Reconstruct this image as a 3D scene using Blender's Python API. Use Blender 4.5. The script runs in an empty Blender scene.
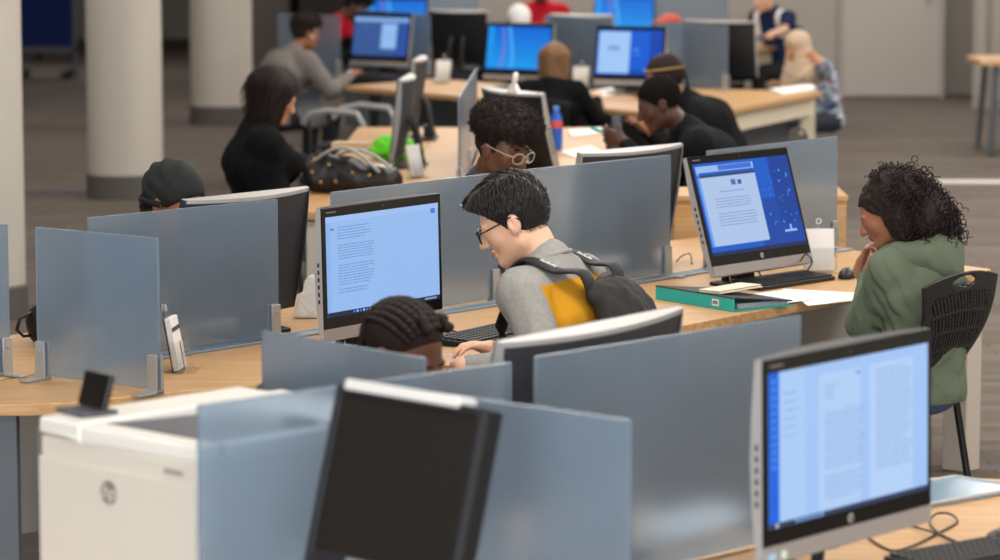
import bpy, bmesh, math, random
import numpy as np
from mathutils import Vector, Matrix

random.seed(7)
RNG = np.random.default_rng(7)
SC = bpy.context.scene
COL = SC.collection
PI = math.pi
rad = math.radians

# ------------------------------------------------------------------ camera model
CAM_H = 2.15
FPX = 3225.0
PITCH = math.atan(400.0 / FPX)
_F = Vector((0, math.cos(PITCH), -math.sin(PITCH)))
_U = Vector((0, math.sin(PITCH), math.cos(PITCH)))
_R = Vector((1, 0, 0))


def at(px, py, z):
    """the place in the room, at height z, seen at this point of the photograph"""
    d = _F * FPX + _R * (px - 500.0) + _U * (280.0 - py)
    t = (z - CAM_H) / d.z
    return Vector((0, 0, CAM_H)) + d * t


def xy(px, py, z):
    p = at(px, py, z)
    return (p.x, p.y)


# ------------------------------------------------------------------ materials
def lin(c):
    c = c / 255.0
    return c / 12.92 if c <= 0.04045 else ((c + 0.055) / 1.055) ** 2.4


def rgb(r, g, b):
    return (lin(r), lin(g), lin(b), 1.0)


_MATS = {}


def mat(name, col, rough=0.5, metal=0.0, spec=0.5, bump=0.0, bscale=60.0, var=0.0, vscale=8.0, emit=None, estr=1.0,
        trans=0.0, ior=1.45, coat=0.0, sheen=0.0, stretch=None, alpha=1.0):
    if name in _MATS:
        return _MATS[name]
    m = bpy.data.materials.new(name)
    m.use_nodes = True
    nt = m.node_tree
    b = nt.nodes['Principled BSDF']
    b.inputs['Base Color'].default_value = col
    b.inputs['Roughness'].default_value = rough
    b.inputs['Metallic'].default_value = metal
    b.inputs['Specular IOR Level'].default_value = spec
    b.inputs['IOR'].default_value = ior
    b.inputs['Transmission Weight'].default_value = trans
    b.inputs['Coat Weight'].default_value = coat
    b.inputs['Sheen Weight'].default_value = sheen
    b.inputs['Alpha'].default_value = alpha
    if emit is not None:
        b.inputs['Emission Color'].default_value = emit
        b.inputs['Emission Strength'].default_value = estr
    tc = nt.nodes.new('ShaderNodeTexCoord')
    src = tc.outputs['Object']
    if stretch is not None:
        mp = nt.nodes.new('ShaderNodeMapping')
        mp.inputs['Scale'].default_value = stretch
        nt.links.new(src, mp.inputs['Vector'])
        src = mp.outputs['Vector']
    if var > 0:
        n = nt.nodes.new('ShaderNodeTexNoise')
        n.inputs['Scale'].default_value = vscale
        n.inputs['Detail'].default_value = 5
        nt.links.new(src, n.inputs['Vector'])
        mx = nt.nodes.new('ShaderNodeMix')
        mx.data_type = 'RGBA'
        mx.inputs['A'].default_value = tuple(max(0, c * (1 - var)) for c in col[:3]) + (1,)
        mx.inputs['B'].default_value = tuple(min(1, c * (1 + var)) for c in col[:3]) + (1,)
        nt.links.new(n.outputs['Fac'], mx.inputs['Factor'])
        nt.links.new(mx.outputs['Result'], b.inputs['Base Color'])
    if bump > 0:
        n2 = nt.nodes.new('ShaderNodeTexNoise')
        n2.inputs['Scale'].default_value = bscale
        n2.inputs['Detail'].default_value = 4
        nt.links.new(src, n2.inputs['Vector'])
        bp = nt.nodes.new('ShaderNodeBump')
        bp.inputs['Strength'].default_value = bump
        bp.inputs['Distance'].default_value = 0.01
        nt.links.new(n2.outputs['Fac'], bp.inputs['Height'])
        nt.links.new(bp.outputs['Normal'], b.inputs['Normal'])
    _MATS[name] = m
    return m


# ------------------------------------------------------------------ mesh builder
class MB:
    def __init__(self):
        self.v, self.f, self.m = [], [], []

    def add(self, verts, faces, mi=0, M=None):
        b = len(self.v)
        for p in verts:
            p = Vector(p)
            if M is not None:
                p = M @ p
            self.v.append(tuple(p))
        for f in faces:
            self.f.append(tuple(b + i for i in f))
            self.m.append(mi)
        return self

    def box(self, c, s, mi=0, M=None):
        x, y, z = c
        a, b_, d = s[0] / 2, s[1] / 2, s[2] / 2
        vs = [(x + i * a, y + j * b_, z + k * d) for k in (-1, 1) for j in (-1, 1) for i in (-1, 1)]
        fs = [(0, 2, 3, 1), (4, 5, 7, 6), (0, 1, 5, 4), (2, 6, 7, 3), (0, 4, 6, 2), (1, 3, 7, 5)]
        return self.add(vs, fs, mi, M)

    def prism(self, poly, z0, z1, mi=0, M=None):
        n = len(poly)
        area = sum(poly[i][0] * poly[(i + 1) % n][1] - poly[(i + 1) % n][0] * poly[i][1] for i in range(n))
        if area < 0:
            poly = poly[::-1]
        vs = [(p[0], p[1], z0) for p in poly] + [(p[0], p[1], z1) for p in poly]
        fs = [tuple(range(n))[::-1], tuple(range(n, 2 * n))]
        fs += [(i, (i + 1) % n, n + (i + 1) % n, n + i) for i in range(n)]
        return self.add(vs, fs, mi, M)

    def tube(self, pts, r, seg=8, mi=0, M=None, flat=None, cap=True, ref=None):
        pts = [Vector(p) for p in pts]
        n = len(pts)
        rs = r if isinstance(r, (list, tuple)) else [r] * n
        vs = []
        prev = None
        for i, p in enumerate(pts):
            t = (pts[min(i + 1, n - 1)] - pts[max(i - 1, 0)])
            t = t.normalized() if t.length > 1e-9 else Vector((0, 0, 1))
            if ref is not None:
                s = Vector(ref) - t * Vector(ref).dot(t)
                s = s.normalized()
            elif prev is None:
                a = Vector((0, 0, 1)) if abs(t.z) < 0.9 else Vector((1, 0, 0))
                s = t.cross(a).normalized()
            else:
                s = (prev - t * prev.dot(t))
                s = s.normalized() if s.length > 1e-6 else t.orthogonal().normalized()
            prev = s
            w = t.cross(s)
            fl = 1.0 if flat is None else flat
            for k in range(seg):
                a = 2 * PI * k / seg
                vs.append(p + (s * math.cos(a) + w * math.sin(a) * fl) * rs[i])
        fs = []
        for i in range(n - 1):
            for k in range(seg):
                k2 = (k + 1) % seg
                fs.append((i * seg + k, i * seg + k2, (i + 1) * seg + k2, (i + 1) * seg + k))
        if cap:
            fs.append(tuple(range(seg))[::-1])
            fs.append(tuple((n - 1) * seg + k for k in range(seg)))
        return self.add(vs, fs, mi, M)

    def lathe(self, prof, seg=24, mi=0, M=None):
        n = len(prof)
        vs = [(r * math.cos(2 * PI * k / seg), r * math.sin(2 * PI * k / seg), z) for r, z in prof for k in range(seg)]
        fs = []
        for i in range(n - 1):
            for k in range(seg):
                k2 = (k + 1) % seg
                fs.append((i * seg + k, i * seg + k2, (i + 1) * seg + k2, (i + 1) * seg + k))
        fs.append(tuple(range(seg))[::-1])
        fs.append(tuple((n - 1) * seg + k for k in range(seg)))
        return self.add(vs, fs, mi, M)

    def ball(self, c, r, seg=12, mi=0, M=None):
        rx, ry, rz = r if isinstance(r, (tuple, list)) else (r, r, r)
        n = seg // 2 + 1
        vs, fs = [], []
        for i in range(n):
            th = PI * i / (n - 1)
            for k in range(seg):
                a = 2 * PI * k / seg
                vs.append((c[0] + rx * math.sin(th) * math.cos(a), c[1] + ry * math.sin(th) * math.sin(a), c[2] + rz * math.cos(th)))
        for i in range(n - 1):
            for k in range(seg):
                k2 = (k + 1) % seg
                fs.append((i * seg + k, (i + 1) * seg + k, (i + 1) * seg + k2, i * seg + k2))
        return self.add(vs, fs, mi, M)

    def quad(self, a, b, c, d, mi=0, M=None):
        return self.add([a, b, c, d], [(0, 1, 2, 3)], mi, M)

    def build(self, name, mats, parent=None, bevel=0.0, bseg=2, smooth=False, solid=0.0, subd=0, autos=None):
        me = bpy.data.meshes.new(name)
        me.from_pydata(self.v, [], self.f)
        for m in (mats if isinstance(mats, (list, tuple)) else [mats]):
            me.materials.append(m)
        me.polygons.foreach_set('material_index', self.m)
        bm = bmesh.new()
        bm.from_mesh(me)
        bmesh.ops.remove_doubles(bm, verts=bm.verts, dist=1e-6)
        bmesh.ops.recalc_face_normals(bm, faces=bm.faces)
        bm.to_mesh(me)
        bm.free()
        if smooth or bevel > 0:
            me.polygons.foreach_set('use_smooth', [True] * len(me.polygons))
        o = bpy.data.objects.new(name, me)
        COL.objects.link(o)
        if parent is not None:
            o.parent = parent
        if solid:
            md = o.modifiers.new('solid', 'SOLIDIFY')
            md.thickness = solid
            md.offset = 0
        if bevel > 0:
            md = o.modifiers.new('bevel', 'BEVEL')
            md.width = bevel
            md.segments = bseg
            md.limit_method = 'ANGLE'
            md.angle_limit = rad(35)
            md.harden_normals = True
        if subd:
            md = o.modifiers.new('sub', 'SUBSURF')
            md.levels = md.render_levels = subd
        if smooth and not bevel and autos is not None:
            es = me.attributes.get('sharp_edge') or me.attributes.new('sharp_edge', 'BOOLEAN', 'EDGE')
            bm = bmesh.new()
            bm.from_mesh(me)
            vals = [(len(e.link_faces) == 2 and e.calc_face_angle(0) > rad(autos)) for e in bm.edges]
            bm.free()
            me.attributes['sharp_edge'].data.foreach_set('value', vals)
        return o


def np_obj(name, V, F, mats, parent=None, mi=None, smooth=True, quads=True):
    me = bpy.data.meshes.new(name)
    nv, nf = len(V), len(F)
    k = F.shape[1]
    me.vertices.add(nv)
    me.vertices.foreach_set('co', np.ascontiguousarray(V, dtype=np.float32).ravel())
    me.loops.add(nf * k)
    me.loops.foreach_set('vertex_index', np.ascontiguousarray(F, dtype=np.int32).ravel())
    me.polygons.add(nf)
    me.polygons.foreach_set('loop_start', np.arange(0, nf * k, k, dtype=np.int32))
    for m in (mats if isinstance(mats, (list, tuple)) else [mats]):
        me.materials.append(m)
    if mi is not None:
        me.polygons.foreach_set('material_index', np.ascontiguousarray(mi, dtype=np.int32))
    me.polygons.foreach_set('use_smooth', np.full(nf, smooth, dtype=bool))
    me.update(calc_edges=True)
    me.validate()
    o = bpy.data.objects.new(name, me)
    COL.objects.link(o)
    if parent is not None:
        o.parent = parent
    return o


def tag(o, label=None, cat=None, group=None, kind=None):
    if label:
        o['label'] = label
    if cat:
        o['category'] = cat
    if group:
        o['group'] = group
    if kind:
        o['kind'] = kind
    return o


def empty(name, loc, rz=0.0, label=None, cat=None, group=None):
    o = bpy.data.objects.new(name, None)
    o.empty_display_size = 0.1
    COL.objects.link(o)
    o.location = loc
    o.rotation_euler = (0, 0, rz)
    tag(o, label, cat, group)
    return o


def struct(o):
    o['kind'] = 'structure'
    return o


def text_mesh(s, size, depth=0.0004, shear=0.0):
    cu = bpy.data.curves.new('lettering', 'FONT')
    cu.body = s
    cu.size = size
    cu.align_x = 'CENTER'
    cu.align_y = 'CENTER'
    cu.extrude = depth
    cu.shear = shear
    o = bpy.data.objects.new('lettering', cu)
    COL.objects.link(o)
    dg = bpy.context.evaluated_depsgraph_get()
    me = bpy.data.meshes.new_from_object(o.evaluated_get(dg))
    vs = [tuple(v.co) for v in me.vertices]
    fs = [tuple(p.vertices) for p in me.polygons]
    bpy.data.objects.remove(o)
    bpy.data.curves.remove(cu)
    bpy.data.meshes.remove(me)
    return vs, fs


# ------------------------------------------------------------------ signed distance modelling
BIG = 0.12


def vnoise(P, f, seed=0.0):
    x, y, z = P[..., 0] * f, P[..., 1] * f, P[..., 2] * f
    s = seed
    return (np.sin(x * 1.0 + 1.3 * np.sin(y * 0.9 + s) + s) * np.sin(y * 1.1 + 1.1 * np.sin(z * 0.8 + 2 * s) + 1.7)
            + 0.5 * np.sin(z * 1.9 + 1.2 * np.sin(x * 1.7 + s) + 0.6) * np.sin(x * 2.1 + y * 1.3 + s)) / 1.5


class Sdf:
    def __init__(self, lo, hi, h):
        self.lo = np.array(lo, dtype=np.float32)
        self.h = h
        self.n = np.ceil((np.array(hi) - self.lo) / h).astype(int) + 1
        self.a = np.full(self.n, BIG, dtype=np.float32)

    def block(self, lo, hi, pad):
        i0 = np.maximum(np.floor((np.array(lo) - pad - self.lo) / self.h).astype(int), 0)
        i1 = np.minimum(np.ceil((np.array(hi) + pad - self.lo) / self.h).astype(int) + 1, self.n)
        if np.any(i1 <= i0):
            return None, None
        ax = [self.lo[k] + self.h * np.arange(i0[k], i1[k], dtype=np.float32) for k in range(3)]
        P = np.stack(np.meshgrid(*ax, indexing='ij'), axis=-1)
        return tuple(slice(i0[k], i1[k]) for k in range(3)), P

    def put(self, prim, k=0.012, op='u'):
        lo, hi, fn = prim
        sl, P = self.block(lo, hi, k + 3 * self.h)
        if sl is None:
            return self
        b = fn(P)
        a = self.a[sl]
        if op == 'u':
            hh = np.maximum(k - np.abs(a - b), 0) / k
            self.a[sl] = np.minimum(a, b) - hh * hh * k * 0.25
        elif op == 's':
            b = -b
            hh = np.maximum(k - np.abs(a - b), 0) / k
            self.a[sl] = np.maximum(a, b) + hh * hh * k * 0.25
        return self

    def cut(self, fn):
        """keep only where fn(P) < 0"""
        sl, P = self.block(self.lo, self.lo + self.h * self.n, 0)
        self.a = np.maximum(self.a, fn(P).astype(np.float32))
        return self

    def disp(self, fn, lim=0.05):
        sl, P = self.block(self.lo, self.lo + self.h * self.n, 0)
        m = np.abs(self.a) < lim
        self.a[m] += fn(P[m]).astype(np.float32)
        return self

    def mesh(self):
        a = self.a
        # close the border
        a[0], a[-1] = BIG, BIG
        a[:, 0], a[:, -1] = BIG, BIG
        a[:, :, 0], a[:, :, -1] = BIG, BIG
        s = a < 0
        cnt = np.zeros(tuple(d - 1 for d in s.shape), dtype=np.int8)
        for i in (0, 1):
            for j in (0, 1):
                for k in (0, 1):
                    cnt += s[i:s.shape[0] - 1 + i, j:s.shape[1] - 1 + j, k:s.shape[2] - 1 + k]
        act = np.argwhere((cnt > 0) & (cnt < 8))
        idx = np.full(cnt.shape, -1, dtype=np.int32)
        idx[tuple(act.T)] = np.arange(len(act))
        cor = np.array([(i, j, k) for i in (0, 1) for j in (0, 1) for k in (0, 1)])
        val = np.stack([a[act[:, 0] + c[0], act[:, 1] + c[1], act[:, 2] + c[2]] for c in cor], axis=1)
        acc = np.zeros((len(act), 3), dtype=np.float64)
        num = np.zeros(len(act))
        for p in range(8):
            for q in range(p + 1, 8):
                if np.abs(cor[p] - cor[q]).sum() != 1:
                    continue
                vp, vq = val[:, p], val[:, q]
                m = (vp < 0) != (vq < 0)
                t = vp[m] / (vp[m] - vq[m])
                acc[m] += cor[p] + t[:, None] * (cor[q] - cor[p])
                num[m] += 1
        V = self.lo + (act + acc / num[:, None]) * self.h
        quads = []
        for ax in range(3):
            o1, o2 = (ax + 1) % 3, (ax + 2) % 3
            sa = np.take(s, range(s.shape[ax] - 1), axis=ax)
            sb = np.take(s, range(1, s.shape[ax]), axis=ax)
            e = np.argwhere(sa != sb)
            e = e[(e[:, o1] > 0) & (e[:, o2] > 0)]
            e = e[(e[:, o1] < s.shape[o1] - 1) & (e[:, o2] < s.shape[o2] - 1)]
            if len(e) == 0:
                continue
            d1 = np.zeros(3, int)
            d1[o1] = 1
            d2 = np.zeros(3, int)
            d2[o2] = 1
            c = [e - d1 - d2, e - d2, e, e - d1]
            q = np.stack([idx[tuple(x.T)] for x in c], axis=1)
            flip = ~s[tuple(e.T)]
            q[flip] = q[flip][:, ::-1]
            quads.append(q)
        F = np.concatenate(quads)
        F = F[(F >= 0).all(axis=1)]
        return V.astype(np.float64), F


def ell(c, r, R=None):
    c = np.array(c, dtype=np.float32)
    r = np.array(r, dtype=np.float32)
    Rm = None if R is None else np.array(R, dtype=np.float32)
    ext = r if Rm is None else np.sqrt(((Rm * r[None, :]) ** 2).sum(axis=1))

    def fn(P):
        q = P - c
        if Rm is not None:
            q = q @ Rm
        k0 = np.sqrt(((q / r) ** 2).sum(-1)) + 1e-6
        k1 = np.sqrt(((q / (r * r)) ** 2).sum(-1)) + 1e-6
        return k0 * (k0 - 1) / k1
    return c - ext, c + ext, fn


def cone(a, b, ra, rb, side=None, flat=1.0):
    """rounded cone a -> b; side = direction whose extent is multiplied by flat"""
    a = np.array(a, dtype=np.float32)
    b = np.array(b, dtype=np.float32)
    m = max(ra, rb) * max(1.0, flat)
    ba = b - a
    L2 = float(ba @ ba) + 1e-9
    sd = None if side is None else np.array(side, dtype=np.float32) / np.linalg.norm(side)

    def fn(P):
        q = P - a
        t = np.clip((q @ ba) / L2, 0, 1)
        w = q - t[..., None] * ba
        if sd is not None:
            cs = w @ sd
            w = w - cs[..., None] * sd * (1 - 1.0 / flat)
        return np.sqrt((w * w).sum(-1)) - (ra + (rb - ra) * t)
    return np.minimum(a, b) - m, np.maximum(a, b) + m, fn


def tubes_np(paths, radii, k=4):
    """paths (n,m,3), radii (m,) or (n,m) -> verts, quads"""
    n, m, _ = paths.shape
    t = np.gradient(paths, axis=1)
    t /= np.linalg.norm(t, axis=-1, keepdims=True) + 1e-9
    ref = np.array([0.31, 0.52, 0.79])
    s = np.cross(t, ref)
    s /= np.linalg.norm(s, axis=-1, keepdims=True) + 1e-9
    w = np.cross(t, s)
    radii = np.broadcast_to(radii, (n, m))
    ang = 2 * PI * np.arange(k) / k
    V = paths[:, :, None, :] + (s[:, :, None, :] * np.cos(ang)[None, None, :, None] + w[:, :, None, :] * np.sin(ang)[None, None, :, None]) * radii[:, :, None, None]
    idx = np.arange(n * m * k).reshape(n, m, k)
    a = idx[:, :-1, :]
    b = np.roll(a, -1, axis=2)
    c = idx[:, 1:, :]
    d = np.roll(c, -1, axis=2)
    F = np.stack([a, b, d, c], axis=-1).reshape(-1, 4)
    return V.reshape(-1, 3), F
# ------------------------------------------------------------------ people
def Rx(a):
    c, s = math.cos(a), math.sin(a)
    return np.array([[1, 0, 0], [0, c, -s], [0, s, c]])


def Ry(a):
    c, s = math.cos(a), math.sin(a)
    return np.array([[c, 0, s], [0, 1, 0], [-s, 0, c]])


def Rz(a):
    c, s = math.cos(a), math.sin(a)
    return np.array([[c, -s, 0], [s, c, 0], [0, 0, 1]])


def unit(v):
    v = np.array(v, dtype=float)
    return v / (np.linalg.norm(v) + 1e-12)


def ik(sh, tgt, l1, l2, hint):
    d = tgt - sh
    L = np.linalg.norm(d)
    if L > (l1 + l2) * 0.985:
        tgt = sh + d / L * (l1 + l2) * 0.985
        d = tgt - sh
        L = np.linalg.norm(d)
    L = max(L, abs(l1 - l2) + 0.02)
    u = d / np.linalg.norm(d)
    a = (l1 * l1 - l2 * l2 + L * L) / (2 * L)
    h = math.sqrt(max(l1 * l1 - a * a, 0))
    hv = np.array(hint, float)
    hv = unit(hv - u * (hv @ u))
    return sh + u * a + hv * h, tgt


def add_hand(S, wr, d, n, side, curl=0.5, point=False):
    d = unit(d)
    n = unit(np.array(n) - d * (np.array(n) @ d))
    th = np.cross(d, n) * (1 if side == 'R' else -1)
    S.put(cone(wr - d * .01, wr + d * .03, .026, .027, th, 1.25), .012)
    S.put(ell(wr + d * .055, (.040, .046, .0165), np.stack([th, d, n], axis=1)), .012)
    lens = (.070, .078, .072, .056)
    for i, (off, ln) in enumerate(zip((.031, .0105, -.0105, -.030), lens)):
        p = wr + d * (.092 - .004 * abs(i - 1.3)) + th * off
        sp = (off * 1.6)
        c = curl * (0.85 + 0.13 * i)
        if point and i == 0:
            c = 0.15
        ang = c * .7
        r = .0083
        S.put(cone(p - d * .03, p, .0095, .009), .006)
        for k, fr in enumerate((.45, .31, .24)):
            dd = unit(d * math.cos(ang) + n * math.sin(ang) + th * sp * math.cos(ang))
            q = p + dd * ln * fr
            S.put(cone(p, q, r, r - .0008), .003)
            p = q
            r -= .0007
            ang += c * 1.05
    p = wr + d * .022 + th * .026 + n * .004
    q = p + unit(d * .62 + th * .72 + n * .25) * .040
    S.put(cone(p, q, .0135, .0105), .010)
    w = q + unit(d * .86 + th * .28 + n * (.25 + .5 * curl)) * .032
    S.put(cone(q, w, .0102, .0085), .004)


def head_prims(S, hc, R, female=False):
    W = lambda q: hc + R @ np.array(q, float)
    E = lambda c, r, k=.014: S.put(ell(W(c), r, R), k)
    C = lambda a, b, ra, rb, k=.014: S.put(cone(W(a), W(b), ra, rb), k)
    j = .92 if female else 1.0
    E((0, -.014, .028), (.074, .096, .086), .02)
    E((0, .035, -.020), (.060 * j, .058, .082), .03)
    C((-.040 * j, .005, -.062), (-.012, .066, -.096), .026 * j, .019 * j, .03)
    C((.040 * j, .005, -.062), (.012, .066, -.096), .026 * j, .019 * j, .03)
    E((0, .074, -.098), (.020, .017, .015), .02)
    E((-.036, .062, -.022), (.024, .022, .028), .02)
    E((.036, .062, -.022), (.024, .022, .028), .02)
    E((-.028, .081, .020), (.026, .012, .0085), .012)
    E((.028, .081, .020), (.026, .012, .0085), .012)
    for s in (-1, 1):
        S.put(ell(W((s * .031, .100, -.001)), (.0165, .018, .0115), R), .010, 's')
        E((s * .031, .078, -.001), (.0135, .0135, .0125), .004)
        E((s * .031, .0795, .0045), (.0152, .0142, .0105), .004)
        E((s * .031, .0785, -.0105), (.0140, .0130, .0060), .004)
        # ear
        S.put(ell(W((s * .077, -.006, -.012)), (.009, .020, .033), R @ Ry(s * .15) @ Rx(.2)), .006)
        S.put(ell(W((s * .087, -.001, -.010)), (.006, .011, .020), R), .004, 's')
        E((s * .078, .006, -.012), (.006, .006, .009), .004)
    C((0, .091, .006), (0, .112, -.032), .0075, .0125, .012)
    E((-.0115, .100, -.036), (.009, .010, .008), .006)
    E((.0115, .100, -.036), (.009, .010, .008), .006)
    E((0, .093, -.0585), (.0235, .0105, .0065), .005)
    E((0, .092, -.0705), (.0200, .0100, .0065), .005)
    S.put(ell(W((0, .106, -.0642)), (.024, .010, .0014), R), .004, 's')


WR = np.array([[1.0, .5, .2], [-.4, 1.6, .3], [.2, -.9, .55]])


def person(label, head_px, head_z, heading, hands=(None, None), yaw=0.0, pitch=20.0, roll=0.0, hunch=0.25, s=1.0,
           skin=None, hair_mat=None, shirt=None, shirt_fn=None, trousers=None, hair=None, res=.0085, female=False,
           lipmat=None, shoulder=.185, seat=.46, sleeve='long', loose=.014, curls=(.5, .5), palms=((0, 0, -1), (0, 0, -1)),
           elbow=((-.5, -.5, -.9), (.5, -.5, -.9)), hdirs=(None, None), shirt_name='shirt', shoe=None, cat='person', wrinkle=.004,
           hand_local=False, group=None, collar=False):
    """seated figure; heading in degrees in the plan (0 = +X, 90 = +Y); head centre seen at head_px at height head_z"""
    th = rad(heading) - PI / 2
    R3 = Rz(th)
    Rh = Rz(rad(yaw)) @ Rx(-rad(pitch)) @ Ry(rad(roll))
    zt = head_z / s

    def spine(lean):
        P = np.array([0, 0, seat + .09])
        d1 = np.array([0, math.sin(lean * .6), math.cos(lean * .6)])
        waist = P + d1 * .17
        d2 = np.array([0, math.sin(lean), math.cos(lean)])
        chest = waist + d2 * .18
        l3 = lean + hunch
        d3 = np.array([0, math.sin(l3), math.cos(l3)])
        nb = chest + d3 * .17
        ln = lean * .7 + hunch + .25
        dn = np.array([0, math.sin(ln), math.cos(ln)])
        sb = nb + dn * .085
        hc = sb - Rh @ np.array([0, -.030, -.080])
        return P, waist, chest, nb, sb, hc, d3
    a, b = -.25, 1.35
    for _ in range(40):
        c = (a + b) / 2
        if spine(c)[5][2] > zt:
            a = c
        else:
            b = c
    lean = (a + b) / 2
    P, waist, chest, nb, sb, hc, d3 = spine(lean)
    hw = np.array(at(head_px[0], head_px[1], head_z))
    loc = hw - s * (R3 @ hc)
    loc[2] = 0
    root = empty('person', loc, th, label, cat, group)
    root.scale = (s, s, s)
    toloc = lambda w: R3.T @ (np.array(w) - loc) / s
    X = np.array([1., 0, 0])
    fwd3 = np.array([0, d3[2], -d3[1]])
    sh = {}
    for sd, sg in (('L', -1), ('R', 1)):
        sh[sd] = nb - d3 * .055 + X * sg * shoulder + fwd3 * .015
    arms = {}
    for i, (sd, sg) in enumerate((('L', -1), ('R', 1))):
        t = hands[i]
        if t is None:
            t = np.array([sg * .12, .30 if lean < .5 else .45, .80])
            t = np.array([sg * .14, nb[1] + .20, .82])
        else:
            t = np.array(t, float) if hand_local else toloc(t)
        el, wr = ik(sh[sd], t, .285, .255, elbow[i])
        hd = hdirs[i]
        if hd is None:
            hd = unit(wr - el)
        else:
            hd = R3.T @ unit(hd) if not hand_local else unit(hd)
        pn = np.array(palms[i], float)
        pn = R3.T @ pn if not hand_local else pn
        arms[sd] = (sh[sd], el, wr, hd, pn)
    hips = {sd: P + np.array([sg * .09, .02, -.02]) for sd, sg in (('L', -1), ('R', 1))}
    knees = {sd: np.array([sg * .13, .45, seat + .07]) for sd, sg in (('L', -1), ('R', 1))}
    ankles = {sd: np.array([sg * .12, .40, .09]) for sd, sg in (('L', -1), ('R', 1))}
    pts = [P, hc, nb] + [p for v in arms.values() for p in v[:3]] + list(knees.values()) + list(ankles.values())
    pts = np.array(pts)
    lo, hi = pts.min(0) - .24, pts.max(0) + .24
    lo[2] = -.01
    # ---- body
    S = Sdf(lo, hi, res)
    S.put(ell(P, (.15, .10, .095)), .03)
    S.put(cone(P, waist, .098, .092, X, 1.35), .04)
    S.put(cone(waist, chest, .095, .108, X, 1.38), .04)
    S.put(cone(chest, nb - d3 * .05, .108, .062, X, 1.5), .04)
    S.put(cone(sh['L'], sh['R'], .048, .048), .04)
    S.put(cone(nb - d3 * .03, sb, .054, .047), .03)
    S.put(cone(sb, hc + Rh @ np.array([0, -.012, -.02]), .047, .052), .02)
    head_prims(S, hc, Rh, female)
    for i, sd in enumerate('LR'):
        s0, el, wr, hd, pn = arms[sd]
        S.put(cone(s0, el, .046, .037), .02)
        S.put(cone(el, wr, .038, .026), .015)
        add_hand(S, wr, hd, pn, sd, curls[i])
        S.put(cone(hips[sd], knees[sd], .080, .055), .03)
        S.put(cone(knees[sd], ankles[sd], .052, .036), .02)
        S.put(cone(ankles[sd] - np.array([0, .03, .045]), ankles[sd] + np.array([0, .14, -.055]), .032, .026), .02)
    V, F = S.mesh()
    fc = V[F].mean(1)
    q = (fc - hc) @ Rh
    mi = np.zeros(len(F), int)
    m = (((q - np.array([0, .100, -.0645])) / np.array([.025, .016, .0115])) ** 2).sum(1) < 1
    mi[m] = 1
    for sg in (-1, 1):
        m = (((q - np.array([sg * .031, .094, .0225])) / np.array([.019, .02, .0042])) ** 2).sum(1) < 1
        mi[m] = 2
    np_obj('body', V, F, [skin, lipmat or skin, hair_mat or skin], root, mi)
    # ---- eyes
    for sg in (-1, 1):
        mb = MB()
        c = hc + Rh @ np.array([sg * .031, .0795, -.002])
        M4 = Matrix.Translation(c) @ Matrix(Rh.tolist()).to_4x4()
        mb.ball((0, 0, 0), .0128, 12, 0, M4)
        mb.ball((0, .0075, -.004), (.006, .0062, .006), 8, 1, M4)
        mb.build('eye', [mat('eye_white', rgb(225, 218, 210), .2), mat('iris', rgb(35, 22, 16), .15)], root, smooth=True)
    # ---- shirt
    L = loose
    S = Sdf(lo, hi, res)
    S.put(cone(P - np.array([0, 0, .02]), waist, .112 + L, .100 + L, X, 1.35), .04)
    S.put(cone(waist, chest, .102 + L, .110 + L, X, 1.38), .04)
    S.put(cone(chest, nb - d3 * .045, .110 + L, .062 + L * .6, X, 1.52), .045)
    S.put(cone(sh['L'], sh['R'], .056 + L * .5, .056 + L * .5), .06)
    S.put(cone(nb - d3 * .05, nb + unit(sb - nb) * .012, .066, .063), .03)
    for sd in 'LR':
        s0, el, wr, hd, pn = arms[sd]
        S.put(cone(s0 + (el - s0) * .12, el, .047 + L, .043 + L * .8), .05)
        if sleeve == 'long':
            S.put(cone(el, wr - unit(wr - el) * .015, .043 + L * .9, .030 + L * .35), .02)
        else:
            S.a[:] = S.a
            e2 = s0 + (el - s0) * .75
    if sleeve == 'short':
        for sd in 'LR':
            s0, el, wr, hd, pn = arms[sd]
            u = unit(el - s0)
            c0 = s0 + u * .20
            S.put(ell(c0 + u * .15, (.09, .09, .13), np.stack([unit(np.cross(u, [.3, .2, .9])), unit(np.cross(u, np.cross(u, [.3, .2, .9]))), u], axis=1)), .004, 's')
    if wrinkle:
        sd_ = abs(hash(label)) % 7 if False else len(label) % 7
        S.disp(lambda Q: wrinkle * vnoise(Q @ WR, 30, sd_) + wrinkle * .35 * vnoise(Q @ WR, 70, sd_ + 2))
    S.cut(lambda Q: (seat + .035) - Q[..., 2])
    V, F = S.mesh()
    mi = None
    if shirt_fn is not None:
        fc = V[F].mean(1)
        mi = shirt_fn(fc, dict(nb=nb, sh=sh, chest=chest, d3=d3, arms=arms, fwd=fwd3, P=P))
    np_obj(shirt_name, V, F, shirt, root, mi)
    # ---- trousers
    S = Sdf(lo, hi, max(res, .010))
    S.put(ell(P - np.array([0, 0, .015]), (.168, .118, .095)), .03)
    for sd in 'LR':
        S.put(cone(hips[sd], knees[sd], .092, .068), .03)
        S.put(cone(knees[sd], ankles[sd] + np.array([0, 0, .02]), .066, .052), .02)
    V, F = S.mesh()
    np_obj('trousers', V, F, trousers, root)
    # ---- shoes
    for sd in 'LR':
        a0 = ankles[sd]
        S = Sdf(a0 - np.array([.07, .10, .10]), a0 + np.array([.07, .24, .08]), .010)
        S.put(cone(a0 + np.array([0, -.035, -.04]), a0 + np.array([0, .135, -.052]), .044, .036), .02)
        S.put(cone(a0 + np.array([0, -.02, -.02]), a0 + np.array([0, -.01, .02]), .042, .042), .02)
        S.cut(lambda Q: .006 - Q[..., 2])
        V, F = S.mesh()
        np_obj('shoe', V, F, shoe or mat('shoe_dark', rgb(38, 38, 42), .6), root)
    # ---- hair
    down = Rh.T @ np.array([0, 0, -1.])
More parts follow.
